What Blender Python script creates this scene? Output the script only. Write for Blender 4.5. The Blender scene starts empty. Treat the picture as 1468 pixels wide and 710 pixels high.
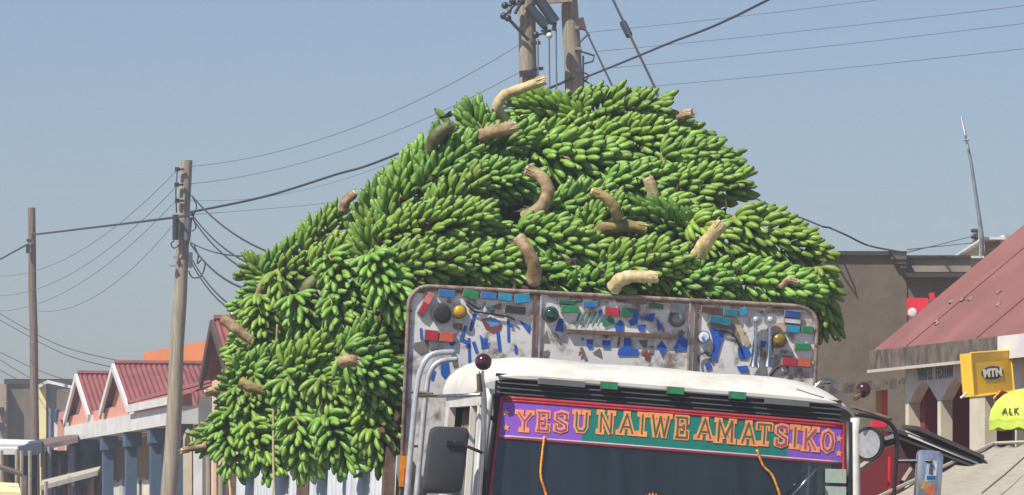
import bpy, bmesh, math, random
from mathutils import Vector, Matrix, Euler
random.seed(7)
S = bpy.context.scene
COL = S.collection
R = math.radians
# ------------------------------------------------------------------ camera
FPX, CX, HY, CZ = 7000.0, 734.0, 775.0, 1.6      # focal length in photo pixels, centre column, horizon row, eye height
cd = bpy.data.cameras.new("camera"); cam = bpy.data.objects.new("camera", cd); COL.objects.link(cam)
cam.location = (0, 0, CZ); cam.rotation_euler = (R(90), 0, 0)
cd.sensor_width = 36; cd.lens = 36 * FPX / 1468; cd.shift_y = (HY - 355) / 1468
cd.clip_start = 0.5; cd.clip_end = 5000
S.camera = cam
# ------------------------------------------------------------------ sky and sun
SUN = Vector((-0.58, -0.58, 1.10)).normalized()
elev = math.asin(SUN.z); azim = math.atan2(SUN.x, SUN.y)
w = bpy.data.worlds.new("World"); S.world = w; w.use_nodes = True
nt = w.node_tree; nt.nodes.clear()
sky = nt.nodes.new("ShaderNodeTexSky"); sky.sky_type = 'NISHITA'; sky.sun_disc = False
sky.sun_elevation = elev; sky.sun_rotation = azim; sky.altitude = 0
sky.air_density = 1.0; sky.dust_density = 1.0; sky.ozone_density = 3.0
hsv = nt.nodes.new("ShaderNodeMixRGB"); hsv.blend_type = 'MULTIPLY'; hsv.inputs[0].default_value = 1
hsv.inputs[2].default_value = (0.73, 0.715, 0.79, 1)
bg = nt.nodes.new("ShaderNodeBackground"); bg.inputs[1].default_value = 0.10
wo = nt.nodes.new("ShaderNodeOutputWorld")
nt.links.new(sky.outputs[0], hsv.inputs[1]); nt.links.new(hsv.outputs[0], bg.inputs[0]); nt.links.new(bg.outputs[0], wo.inputs[0])
sl = bpy.data.lights.new("sun", 'SUN'); sl.energy = 4.7; sl.angle = R(0.5); sl.color = (1, 0.95, 0.86)
so = bpy.data.objects.new("sun", sl); COL.objects.link(so); so.rotation_euler = SUN.to_track_quat('Z', 'Y').to_euler()
S.view_settings.view_transform = 'Standard'; S.view_settings.look = 'None'
S.view_settings.exposure = 0.42; S.view_settings.gamma = 1.0

# ------------------------------------------------------------------ materials
MATS = {}
def mat(name, col, rough=0.7, metal=0.0, var=0.25, scale=6.0, col2=None, bump=0.0, bscale=40.0, spec=0.5, rand=0.0, coat=0.0, stretch=(1, 1, 1), thresh=None):
    if name in MATS: return MATS[name]
    m = bpy.data.materials.new(name); m.use_nodes = True; n = m.node_tree.nodes; l = m.node_tree.links
    b = n["Principled BSDF"]; b.inputs["Roughness"].default_value = rough; b.inputs["Metallic"].default_value = metal
    b.inputs["Specular IOR Level"].default_value = spec; b.inputs["Coat Weight"].default_value = coat
    tc = n.new("ShaderNodeTexCoord"); mp = n.new("ShaderNodeMapping"); mp.inputs["Scale"].default_value = stretch
    l.new(tc.outputs["Object"], mp.inputs["Vector"])
    no = n.new("ShaderNodeTexNoise"); no.inputs["Scale"].default_value = scale; no.inputs["Detail"].default_value = 5
    no.inputs["Roughness"].default_value = 0.65
    l.new(mp.outputs[0], no.inputs["Vector"])
    rp = n.new("ShaderNodeValToRGB"); l.new(no.outputs["Fac"], rp.inputs[0])
    c2 = col2 or tuple(c * (1 - var) for c in col)
    lo, hi = thresh or (0.35, 0.68)
    rp.color_ramp.elements[0].position = lo; rp.color_ramp.elements[1].position = hi
    rp.color_ramp.elements[0].color = (*c2, 1); rp.color_ramp.elements[1].color = (*col, 1)
    out = rp.outputs[0]
    if rand:
        oi = n.new("ShaderNodeObjectInfo"); tm = n.new("ShaderNodeMixRGB"); tm.blend_type = 'MULTIPLY'; tm.inputs[0].default_value = 1
        l.new(out, tm.inputs[1]); l.new(oi.outputs["Color"], tm.inputs[2]); out = tm.outputs[0]; h = n.new("ShaderNodeHueSaturation"); ma = n.new("ShaderNodeMapRange")
        ma.inputs[3].default_value = 1 - rand; ma.inputs[4].default_value = 1 + rand
        l.new(oi.outputs["Random"], ma.inputs[0]); l.new(ma.outputs[0], h.inputs["Value"]); l.new(out, h.inputs["Color"]); out = h.outputs[0]
    l.new(out, b.inputs["Base Color"])
    if bump:
        n2 = n.new("ShaderNodeTexNoise"); n2.inputs["Scale"].default_value = bscale; n2.inputs["Detail"].default_value = 4
        l.new(mp.outputs[0], n2.inputs["Vector"])
        bp = n.new("ShaderNodeBump"); bp.inputs["Strength"].default_value = bump; bp.inputs["Distance"].default_value = 0.01
        l.new(n2.outputs["Fac"], bp.inputs["Height"]); l.new(bp.outputs[0], b.inputs["Normal"])
    MATS[name] = m; return m

def srgb(r, g, b):
    f = lambda c: (c / 255) / 12.92 if c / 255 <= 0.04045 else ((c / 255 + 0.055) / 1.055) ** 2.4
    return (f(r), f(g), f(b))

def glass_mat(name, tint, rough=0.03):
    m = bpy.data.materials.new(name); m.use_nodes = True; n = m.node_tree.nodes; l = m.node_tree.links
    n.clear(); o = n.new("ShaderNodeOutputMaterial"); mx = n.new("ShaderNodeMixShader"); t = n.new("ShaderNodeBsdfTransparent")
    g = n.new("ShaderNodeBsdfGlossy"); fr = n.new("ShaderNodeFresnel"); fr.inputs[0].default_value = 1.62
    no = n.new("ShaderNodeTexNoise"); no.inputs["Scale"].default_value = 3; tc = n.new("ShaderNodeTexCoord"); l.new(tc.outputs["Object"], no.inputs["Vector"])
    rp = n.new("ShaderNodeValToRGB"); rp.color_ramp.elements[0].color = (*[c * .8 for c in tint], 1); rp.color_ramp.elements[1].color = (*tint, 1)
    l.new(no.outputs[0], rp.inputs[0]); l.new(rp.outputs[0], t.inputs[0])
    g.inputs["Roughness"].default_value = rough; g.inputs["Color"].default_value = (.9, .95, 1, 1)
    l.new(fr.outputs[0], mx.inputs[0]); df = n.new("ShaderNodeBsdfDiffuse"); df.inputs[0].default_value = (.36, .50, .62, 1); md = n.new("ShaderNodeMixShader"); mp2 = n.new("ShaderNodeMapping"); mp2.inputs["Scale"].default_value = (5, 5, .25); n3 = n.new("ShaderNodeTexNoise"); n3.inputs["Scale"].default_value = 2.5; n3.inputs["Detail"].default_value = 6; l.new(tc.outputs["Object"], mp2.inputs[0]); l.new(mp2.outputs[0], n3.inputs["Vector"]); mr2 = n.new("ShaderNodeMapRange"); mr2.inputs[1].default_value = .3; mr2.inputs[2].default_value = .75; mr2.inputs[3].default_value = .02; mr2.inputs[4].default_value = .055; l.new(n3.outputs["Fac"], mr2.inputs[0]); l.new(mr2.outputs[0], md.inputs[0])  # bluish streaky diffuse layer paints sheen and reflections into the glass
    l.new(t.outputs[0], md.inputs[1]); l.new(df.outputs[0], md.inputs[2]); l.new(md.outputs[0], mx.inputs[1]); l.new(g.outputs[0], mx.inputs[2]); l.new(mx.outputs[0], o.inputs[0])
    MATS[name] = m; return m

# ------------------------------------------------------------------ mesh helpers
class MB:
    def __init__(s): s.v = []; s.f = []; s.mi = []
    def add(s, vs, fs, mi=0):
        o = len(s.v); s.v += [Vector(p) for p in vs]; s.f += [tuple(i + o for i in f) for f in fs]; s.mi += [mi] * len(fs); return s
    def box(s, c, ax, ay, az, mi=0):           # centre and three half-axis vectors
        c = Vector(c); ax, ay, az = Vector(ax), Vector(ay), Vector(az)
        vs = [c + i * ax + j * ay + k * az for k in (-1, 1) for j in (-1, 1) for i in (-1, 1)]
        return s.add(vs, [(0, 2, 3, 1), (4, 5, 7, 6), (0, 1, 5, 4), (2, 6, 7, 3), (0, 4, 6, 2), (1, 3, 7, 5)], mi)
    def prism(s, poly, d, mi=0):               # polygon of 3D points pushed along d
        n = len(poly); a = [Vector(p) for p in poly]; b = [p + Vector(d) for p in a]
        return s.add(a + b, [tuple(range(n))[::-1], tuple(range(n, 2 * n))] + [(i, (i + 1) % n, (i + 1) % n + n, i + n) for i in range(n)], mi)
    def tube(s, pts, r, n=8, mi=0, cap=True):
        pts = [Vector(p) for p in pts]; rs = r if isinstance(r, (list, tuple)) else [r] * len(pts)
        t0 = (pts[1] - pts[0]).normalized(); up = Vector((0, 0, 1)) if abs(t0.z) < .9 else Vector((1, 0, 0))
        N = t0.cross(up).normalized(); vs = []
        for i, p in enumerate(pts):
            t = (pts[min(i + 1, len(pts) - 1)] - pts[max(i - 1, 0)]).normalized()
            N = (N - t * N.dot(t)).normalized(); B = t.cross(N)
            for k in range(n):
                a = 2 * math.pi * k / n; vs.append(p + rs[i] * (math.cos(a) * N + math.sin(a) * B))
        fs = [(i * n + k, i * n + (k + 1) % n, (i + 1) * n + (k + 1) % n, (i + 1) * n + k) for i in range(len(pts) - 1) for k in range(n)]
        if cap: fs += [tuple(range(n))[::-1], tuple(range((len(pts) - 1) * n, len(pts) * n))]
        return s.add(vs, fs, mi)
    def dome(s, c, ax, r, h, n=14, m=5, mi=0):   # half ellipsoid bulging along ax
        c = Vector(c); ax = Vector(ax).normalized(); N = ax.orthogonal().normalized(); B = ax.cross(N); vs = []; fs = []
        for j in range(m):
            e = j / m * math.pi / 2
            for k in range(n):
                a = 2 * math.pi * k / n; vs.append(c + r * math.cos(e) * (math.cos(a) * N + math.sin(a) * B) + h * math.sin(e) * ax)
        vs.append(c + h * ax)
        for j in range(m - 1):
            for k in range(n): fs.append((j * n + k, j * n + (k + 1) % n, (j + 1) * n + (k + 1) % n, (j + 1) * n + k))
        for k in range(n): fs.append(((m - 1) * n + k, (m - 1) * n + (k + 1) % n, m * n))
        return s.add(vs, fs, mi)
    def ball(s, c, r, mi=0, n=16):
        s.dome(c, (0, 0, 1), r, r, n, 6, mi); return s.dome(c, (0, 0, -1), r, r, n, 6, mi)
    def grid(s, fn, nu, nv, mi=0):
        vs = [fn(i / nu, j / nv) for j in range(nv + 1) for i in range(nu + 1)]
        return s.add(vs, [(j * (nu + 1) + i, j * (nu + 1) + i + 1, (j + 1) * (nu + 1) + i + 1, (j + 1) * (nu + 1) + i) for j in range(nv) for i in range(nu)], mi)
    def slab(s, fn, nu, nv, d, mi=0):            # curved sheet with thickness d
        d = Vector(d); s.grid(fn, nu, nv, mi); s.grid(lambda a, b: Vector(fn(a, b)) + d, nu, nv, mi)
        for e in ([(i / nu, 0) for i in range(nu + 1)], [(i / nu, 1) for i in range(nu + 1)], [(0, j / nv) for j in range(nv + 1)], [(1, j / nv) for j in range(nv + 1)]):
            m = len(e) - 1; vs = [Vector(fn(*q)) for q in e] + [Vector(fn(*q)) + d for q in e]
            s.add(vs, [(i, i + 1, i + 2 + m, i + 1 + m) for i in range(m)], mi)
        return s
    def build(s, name, mats, parent=None, smooth=False, origin=None, label=None, kind=None):
        o0 = Vector((0, 0, 0)); q = parent
        while q is not None: o0 += q.location; q = q.parent
        if origin is not None and parent is None: o0 = Vector(origin)
        me = bpy.data.meshes.new(name); me.from_pydata([tuple(v - o0) for v in s.v], [], s.f)
        for m in (mats if isinstance(mats, (list, tuple)) else [mats]): me.materials.append(m)
        me.polygons.foreach_set("material_index", s.mi)
        bm = bmesh.new(); bm.from_mesh(me); bmesh.ops.remove_doubles(bm, verts=bm.verts, dist=1e-5)
        bmesh.ops.recalc_face_normals(bm, faces=bm.faces); bm.to_mesh(me); bm.free()
        if smooth: me.shade_smooth() if smooth is True else me.set_sharp_from_angle(angle=R(smooth))
        me.update(); o = bpy.data.objects.new(name, me); COL.objects.link(o)
        if parent is not None: o.parent = parent
        else: o.location = o0
        if label: o['label'] = label
        if kind: o['kind'] = kind
        return o
def empty(name, loc, label, cat, group=None):
    o = bpy.data.objects.new(name, None); COL.objects.link(o); o.location = loc; o.empty_display_size = .2
    return tag(o, label, cat, group)
def tag(o, label, cat, group=None):
    o['label'] = label; o['category'] = cat
    if group: o['group'] = group
    return o
def at(u, v, D): return Vector(((u - CX) * D / FPX, D, CZ + (HY - v) * D / FPX))      # a point seen in the photo, D metres away
def seen(fr, u, v, y):                                                              # local x, z on the plane y of a frame
    O, ex, ey, ez = fr; d = Vector(((u - CX) / FPX, 1, (HY - v) / FPX)); c = Vector((0, 0, CZ))
    t = (y - (c - O).dot(ey)) / d.dot(ey); P = c + t * d - O; return P.dot(ex), P.dot(ez)
def frame(yaw, roll, O):
    a, b = R(yaw), R(roll)
    ex = Vector((math.cos(a) * math.cos(b), math.sin(a) * math.cos(b), -math.sin(b))); ey = Vector((-math.sin(a), math.cos(a), 0))
    return (Vector(O), ex, ey, ex.cross(ey))
def smooth_path(p, n=6):
    p = [Vector(q) for q in p]; out = []
    for i in range(len(p) - 1):
        a, b, c, d = p[max(i - 1, 0)], p[i], p[i + 1], p[min(i + 2, len(p) - 1)]
        for k in range(n):
            t = k / n; out.append(.5 * ((2 * b) + (c - a) * t + (2 * a - 5 * b + 4 * c - d) * t * t + (3 * b - a - 3 * c + d) * t ** 3))
    return out + [p[-1]]

# ================================================================== GROUND, ROAD
earth = mat("red_earth", (.30, .20, .12), .95, var=.35, scale=.6, bump=.3, bscale=8)
asph = mat("asphalt", (.055, .053, .05), .9, var=.3, scale=3, bump=.3, bscale=60)
MB().grid(lambda a, b: Vector((-1500 + 3000 * a, -500 + 3500 * b, 0)), 6, 6).build("ground", earth, kind='structure')
rb, rx = Vector((-.199, .98, 0)), Vector((.98, .199, 0)); r0 = Vector((.3, 30, .004))
MB().grid(lambda a, b: r0 + rx * (-6.5 + 9 * a) + rb * (-80 + 330 * b), 2, 20).build("road", asph, kind='structure')
mk = MB()
for i in range(28): mk.grid(lambda a, b: r0 + Vector((0, 0, .004)) + rx * (-2.6 + .12 * a) + rb * (-70 + 10 * i + 4 * b), 1, 1)
mk.build("road_marking", mat("road_paint", (.7, .68, .62), .8, var=.3), kind='structure')
kb = MB(); kb.box(r0 + rx * 2.62 + rb * 85 + Vector((0, 0, .06)), rx * .1, rb * 165, Vector((0, 0, .065)))
kb.build("kerb", mat("kerb_concrete", (.35, .33, .30), .9, var=.3), kind='structure')

# ================================================================== TRUCK
CAB = frame(11.5, 4.1, (0.82, 30, 0)); BOD = frame(11.5, 2.4, (0.89, 30, 0))
def C(x, y, z): return CAB[0] + CAB[1] * x + CAB[2] * y + CAB[3] * z
def B(x, y, z): return BOD[0] + BOD[1] * x + BOD[2] * y + BOD[3] * z
cx, cy, cz = CAB[1:]; bx, by, bz = BOD[1:]
def cseen(u, v, y): x, z = seen(CAB, u, v, y); return C(x, y, z)
def bseen(u, v, y): x, z = seen(BOD, u, v, y); return B(x, y, z)
white = mat("white_cab_paint", (.68, .66, .60), .45, col2=(.52, .47, .38), scale=3.5, thresh=(.28, .52), coat=.15, bump=.08, bscale=6)
black = mat("black_plastic", (.018, .018, .02), .45, var=.4)
slatm = mat("vent_slat_dark", (.11, .112, .115), .4, var=.4)
chrome = mat("scratched_chrome", (.62, .63, .64), .22, 1.0, var=.35, scale=12)
palebar = mat("pale_painted_tube", (.55, .57, .60), .35, .3, var=.3, scale=14)
redtrim = mat("red_trim", (.50, .035, .05), .5, var=.3, scale=10)
rust = mat("rusty_steel", (.17, .10, .07), .8, var=.5, scale=14, bump=.2)
greym = mat("grey_mirror_back", (.045, .047, .05), .5, var=.3, scale=9)
maroon = mat("dark_maroon_gloss", (.06, .008, .018), .12, var=.3, coat=.6)
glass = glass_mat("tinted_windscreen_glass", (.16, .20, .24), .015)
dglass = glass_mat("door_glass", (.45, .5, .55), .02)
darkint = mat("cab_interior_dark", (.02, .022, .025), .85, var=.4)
truck = empty("truck", B(0, 3, 0), "overloaded banana truck with white cab, lettered windscreen band and patched front board", "truck")
# --- roof: forehead curve rising from the front edge, rounded shoulders, shallow swells towards the back
def roof(a, b):
    x = -1.205 + 2.41 * (.5 - .5 * math.cos(math.pi * a) if a not in (0, 1) else a); e = 1 - abs(x / 1.205) ** 9
    y = .06 + 1.22 * b; rise = 1 - (1 - min(b * 2.1, 1)) ** 2
    z = 2.45 + (.105 + .13 * rise) * max(e, 0) ** .5
    z += .034 * max(0, b - .12) * abs(math.sin((x + 1.15) * 4.1)) * max(e, 0)
    return C(x, y + .12 * (1 - max(e, 0)) ** 1.2 * (1 - b), z)
MB().slab(roof, 48, 14, cz * -.02).build("roof", white, truck, 40)
# --- black louvre panel over the windscreen
vent = MB().grid(lambda a, b: C(-1.10 + 2.2 * a, .115 - .03 * (1 - (2 * a - 1) ** 2), 2.405 + .15 * b), 12, 1).build("vent_panel", black, truck)
for k in range(4):
    z = 2.43 + .031 * k
    MB().slab(lambda a, b: C(-1.09 + 2.18 * a, .105 - .03 * (1 - (2 * a - 1) ** 2) - .035 * b, z + .012 * (1 - b)), 12, 1, cz * .005).build("slat", slatm, vent)
MB().tube([C(-1.10 + 2.2 * i / 12, .07 - .03 * (1 - (i / 6 - 1) ** 2), 2.408) for i in range(13)], .014, 8).build("vent_rail", black, vent, True)
for (u, v) in ((873, 553.5), (968, 560.5), (1057, 567.5)):
    x, z = seen(CAB, u, v, .03)
    MB().box(C(x, .03, z), cx * .052, cy * .02, cz * .024).build("marker_light_base", slatm, truck)
    MB().box(C(x, .008, z), cx * .047, cy * .012, cz * .019).build("marker_light", mat("green_lens", (.02, .33, .13), .2, var=.4, scale=30, coat=.4), truck)
for (u, v, hw) in ((805, 549, .145), (1128, 577, .14)):
    x, z = seen(CAB, u, v, .04)
    MB().box(C(x, .04, z), cx * hw, cy * .02, cz * .018).build("lamp_bar", mat("dull_grey_bar", (.17, .17, .17), .5), truck)
# --- windscreen
ZB, ZT = 1.18, 2.405
def hw(z): return 1.135 - .05 * (z - 1.6) / .8
def scr(a, z, off=0):
    x = (2 * a - 1) * hw(z); return C(x + .015, .0 + .055 * (z - 1.6) - .07 * (1 - (2 * a - 1) ** 2) - off, z)
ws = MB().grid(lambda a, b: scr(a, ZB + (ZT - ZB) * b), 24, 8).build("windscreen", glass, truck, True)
MB().tube([scr(0, ZB + (ZT - ZB) * i / 8, .004) for i in range(9)] + [scr(i / 24, ZT, .004) for i in range(1, 24)] + [scr(1, ZT - (ZT - ZB) * i / 8, .004) for i in range(9)], .012, 6).build("red_gasket", redtrim, truck, True)
for s, a0 in ((-1, 0), (1, 1)):
    MB().tube([scr(a0, z, 0) + cx * s * .035 for z in (1.1, 1.6, 2.0, 2.42)], .028, 8).build("window_pillar", black, truck, True)
    MB().tube([scr(a0, z, 0) + cx * s * .078 for z in (1.1, 1.6, 2.0, 2.36, 2.45)], .03, 10).build("cab_pillar", white, truck, True)
# lettered band: windscreen bottom-left (712,625), top-left (720,573)
def band(a, t, off=.006):     # a 0..1 across, t 0..1 bottom to top
    z = 2.176 + .212 * t; return scr(.006 + .988 * a, z, off)
purple = mat("purple_band", srgb(140, 88, 196), .45, var=.12, scale=5)
teal = mat("teal_band", srgb(16, 128, 112), .45, var=.15, scale=5)
orange_l = mat("orange_lettering", srgb(250, 172, 92), .5, var=.2, col2=srgb(240, 138, 84), scale=18)
whitestrip = mat("white_strip", srgb(205, 175, 190), .5)
def band_piece(a0, a1, m, sk0=0, sk1=0):
    MB().slab(lambda a, b: band(a0 + sk0 * b + (a1 + sk1 * b - a0 - sk0 * b) * a, b), 10, 2, -cy * .002).build("windscreen_band", m, ws)
band_piece(0, .232, purple, 0, .006); band_piece(.232, .836, teal, .006, -.008); band_piece(.836, 1, purple, -.008, 0)
MB().tube([band(i / 24, -.035, .006) for i in range(25)], .0075, 6).build("band_edge", whitestrip, ws, True)
MB().tube([band(i / 24, -.085, .004) for i in range(25)], .007, 6).build("band_edge", redtrim, ws, True)
MB().tube([band(i / 24, 1.0, .006) for i in range(25)], .009, 6).build("band_edge", redtrim, ws, True)
GL = {   # strokes in a unit cell and serif bars (x, y, half width)
 'Y': ([[(.08, 1), (.5, .48)], [(.92, 1), (.5, .48)], [(.5, .5), (.5, 0)]], [(.14, 1, .2), (.86, 1, .2), (.5, 0, .27)]),
 'E': ([[(.22, 0), (.22, 1)], [(.1, 0), (.92, 0)], [(.1, 1), (.88, 1)], [(.22, .52), (.65, .52)], [(.9, 0), (.9, .3)], [(.86, 1), (.86, .74)], [(.65, .4), (.65, .64)]], []),
 'S': ([[(.86, .72), (.86, .95), (.5, 1), (.17, .9), (.17, .66), (.5, .52), (.84, .38), (.84, .1), (.5, 0), (.14, .06), (.14, .3)]], []),
 'U': ([[(.2, 1), (.2, .25), (.34, .03), (.66, .03), (.8, .25), (.8, 1)]], [(.2, 1, .18), (.8, 1, .18)]),
 'N': ([[(.18, 0), (.18, 1)], [(.18, 1), (.8, 0)], [(.82, 0), (.82, 1)]], [(.16, 0, .17), (.14, 1, .15), (.84, 1, .17)]),
 'A': ([[(.14, 0), (.5, 1)], [(.5, 1), (.86, 0)], [(.28, .32), (.72, .32)]], [(.14, 0, .18), (.86, 0, .18), (.5, 1, .12)]),
 'I': ([[(.5, 0), (.5, 1)]], [(.5, 0, .42), (.5, 1, .42)]),
 'W': ([[(.1, 1), (.28, 0)], [(.28, 0), (.5, .95)], [(.5, .95), (.72, 0)], [(.72, 0), (.9, 1)]], [(.1, 1, .14), (.5, 1, .13), (.9, 1, .14)]),
 'M': ([[(.14, 0), (.16, 1)], [(.16, 1), (.5, .2)], [(.5, .2), (.84, 1)], [(.84, 1), (.86, 0)]], [(.14, 0, .16), (.86, 0, .16), (.12, 1, .13), (.88, 1, .13)]),
 'T': ([[(.5, 0), (.5, 1)], [(.06, 1), (.94, 1)], [(.07, 1), (.07, .74)], [(.93, 1), (.93, .74)]], [(.5, 0, .26)]),
 'K': ([[(.2, 0), (.2, 1)], [(.24, .42), (.82, 1)], [(.42, .56), (.84, 0)]], [(.2, 0, .18), (.2, 1, .18), (.82, 1, .16), (.86, 0, .17)]),
 'O': ([[(.5, 1), (.2, .86), (.1, .5), (.2, .14), (.5, 0), (.8, .14), (.9, .5), (.8, .86), (.5, 1)]], []),
}
def flat_stroke(mb, pts, hwid, P, z, mi=0):   # P maps (x, y, lift) to the windscreen; every stroke lies a hair above the last
    for (x0, y0), (x1, y1) in zip(pts, pts[1:]):
        d = Vector((x1 - x0, y1 - y0)); L = d.length or 1; d /= L; n = Vector((-d.y, d.x)) * hwid; e = d * hwid * .6
        q = [(x0 - e.x + n.x, y0 - e.y + n.y), (x1 + e.x + n.x, y1 + e.y + n.y), (x1 + e.x - n.x, y1 + e.y - n.y), (x0 - e.x - n.x, y0 - e.y - n.y)]
        mb.prism([P(a, b, z[0]) for a, b in q], [c for c in (-cy * .0012)], mi); z[0] += .00025
def letter(ch, u0, u1, vb, vt, dark):
    x0, z0 = seen(CAB, u0, vb, .02); x1, z1 = seen(CAB, u1, vt + (u1 - u0) * .075, .02); wd, h = x1 - x0, (z1 - z0)
    x0 += wd * .06; wd *= .88; asp = h / wd
    def P(a, b, lift):
        x = x0 + a / asp * 1.0 * wd * asp / asp if False else x0 + a * wd
        z = z0 + b * h; q = (x - .015) / hw(z) * .5 + .5; return scr(q, z, .0095 + lift)
    st, sf = GL[ch]; mb = MB(); zz = [0.0]
    # work in a cell stretched to the letter's real aspect so strokes keep one thickness
    def Pq(a, b, lift): return P(a / (wd / h), b, lift)
    k = wd / h; big = .118
    strokes = [[(px * k, .08 + .84 * py) for px, py in s] for s in st] + [[((x - w_) * k, .08 + .84 * y), ((x + w_) * k, .08 + .84 * y)] for x, y, w_ in sf]
    for s in strokes: flat_stroke(mb, s, big, Pq, zz)
    zz[0] += .001
    for s in strokes[:len(st)]: flat_stroke(mb, s, .034, Pq, zz, 1)
    mb.build("letter", [orange_l, dark], ws)
ptx = mat("letter_inlay_purple", srgb(168, 84, 150), .5); gtx = mat("letter_inlay_teal", srgb(60, 110, 84), .5)
for ch, u0, u1, vb, vt in (('Y', 738, 764, 618, 588), ('E', 765, 789, 618.5, 588), ('S', 790, 815, 619.5, 588.5), ('U', 817, 845, 620, 588), ('N', 852, 880, 621.5, 588.5), ('A', 881, 910, 622.5, 590),
    ('I', 909, 926, 624.5, 591.5), ('W', 926, 960, 627, 592), ('E', 961, 986, 629, 595), ('A', 992, 1022, 629.5, 597), ('M', 1020, 1053, 634, 599), ('A', 1055, 1085, 637, 602.5), ('T', 1080, 1106, 638, 605),
    ('S', 1106, 1130, 640.5, 607), ('I', 1129, 1147, 642.5, 609.5), ('K', 1146, 1175, 645.5, 611.5), ('O', 1174, 1198, 648.5, 615)):
    letter(ch, u0, u1, vb, vt, ptx if ch in 'YSKO' or u0 < 830 and ch != 'U' else gtx)
for (u, v) in ((725, 592), (725, 613), (1203, 629), (1202, 650)):
    x, z = seen(CAB, u, v, .03); pts = []
    for k in range(10):
        r = .026 if k % 2 == 0 else .011; a = math.pi / 2 + k * math.pi / 5
        zz_ = z + r * math.sin(a); pts.append(scr((x + r * math.cos(a) - .015) / hw(zz_) * .5 + .5, zz_, .0095))
    MB().prism(pts, -cy * .0012).build("star", orange_l, ws)
for v0 in (672, 697):
    p = [cseen(u, v, -.012) for u, v in ((1183, v0), (1213, v0 + 1), (1213, v0 + 21), (1183, v0 + 20))]
    MB().prism(p, -cy * .002).build("licence_disc", mat("pale_paper", srgb(176, 190, 174), .7, var=.15, scale=40), ws)
# --- cab body: front panel, doors, back wall, floor
fp = MB(); fp.slab(lambda a, b: C(-1.19 + 2.38 * a, -.06 * (1 - (2 * a - 1) ** 2) + .02, .62 + .55 * b), 12, 2, cy * .06); fp.build("front_panel", white, truck, 40)
MB().box(C(0, -.05, .5), cx * 1.2, cy * .1, cz * .13).build("bumper", mat("bumper_grey", (.3, .3, .3), .5), truck)
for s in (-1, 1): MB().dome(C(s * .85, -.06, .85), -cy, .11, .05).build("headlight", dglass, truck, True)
for s in (-1, 1):
    dr = MB(); X = s * 1.185
    dr.prism([C(X, .10, .62), C(X, 1.26, .62), C(X, 1.26, 1.72), C(X, .10, 1.72)], cx * -s * .05)
    door = dr.build("door", white, truck)
    fr_ = MB()
    for (y0, z0, y1, z1, wd) in ((.12, 1.72, .16, 2.37, .03), (1.22, 1.72, 1.18, 2.40, .06), (.10, 2.385, 1.24, 2.40, .035), (.40, 1.72, .40, 2.36, .018)):
        a, b = C(X - s * .02, y0, z0), C(X - s * .02, y1, z1); d = (b - a).normalized(); pr = d.cross(cx).normalized()
        fr_.box((a + b) / 2, (b - a) / 2, pr * wd, cx * .022)
    fr_.build("window_frame", white, door)
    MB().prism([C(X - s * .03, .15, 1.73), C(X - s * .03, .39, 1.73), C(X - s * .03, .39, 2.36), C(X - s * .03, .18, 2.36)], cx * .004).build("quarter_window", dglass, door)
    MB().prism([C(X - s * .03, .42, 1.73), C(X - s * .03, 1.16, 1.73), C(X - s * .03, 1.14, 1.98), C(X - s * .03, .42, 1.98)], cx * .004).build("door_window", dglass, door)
MB().slab(lambda a, b: C(-1.17 + 2.34 * a, 1.25, .62 + 1.8 * b), 2, 2, cy * .04).build("back_wall", mat("cab_back", (.16, .16, .15), .8), truck)
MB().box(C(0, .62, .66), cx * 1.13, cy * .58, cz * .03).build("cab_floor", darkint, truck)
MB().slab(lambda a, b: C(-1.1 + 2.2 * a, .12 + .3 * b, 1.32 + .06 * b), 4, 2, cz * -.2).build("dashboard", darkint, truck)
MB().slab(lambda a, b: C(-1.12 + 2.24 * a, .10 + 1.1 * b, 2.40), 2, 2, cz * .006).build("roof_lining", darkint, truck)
curt = mat("brown_curtain", (.30, .20, .14), .9, var=.5, scale=20, stretch=(4, 4, .3))
MB().slab(lambda a, b: C(-1.10 + .012 * math.sin(a * 40), .55 + .55 * a, 1.75 + .6 * b), 30, 1, cx * .006).build("curtain", curt, truck, True)
for sx in (-.6, .55):
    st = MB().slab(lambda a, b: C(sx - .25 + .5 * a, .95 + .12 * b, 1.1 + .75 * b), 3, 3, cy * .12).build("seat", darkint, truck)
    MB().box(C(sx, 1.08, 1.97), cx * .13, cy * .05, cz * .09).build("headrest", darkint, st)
MB().tube([C(.6 + .22 * math.cos(t * math.pi / 8), .5 - .06 * math.sin(t * math.pi / 8), 1.5 + .2 * math.sin(t * math.pi / 8)) for t in range(17)], .016, 6).build("steering_wheel", black, truck, True)
MB().box(cseen(941, 644, .05), cx * .05, cy * .012, cz * .038).build("interior_mirror", mat("grey_plastic", (.35, .36, .37), .5), truck)
MB().tube([cseen(944, 652, .05), cseen(945, 682, .05)], .004, 5).build("mirror_cord", mat("grey_plastic", (.35, .36, .37), .5), truck)
# wiper, resting on the right side of the glass
MB().tube([cseen(1135, 712, -.09), cseen(1170, 672, -.07)], .007, 6).build("wiper", chrome, truck, True)
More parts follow.
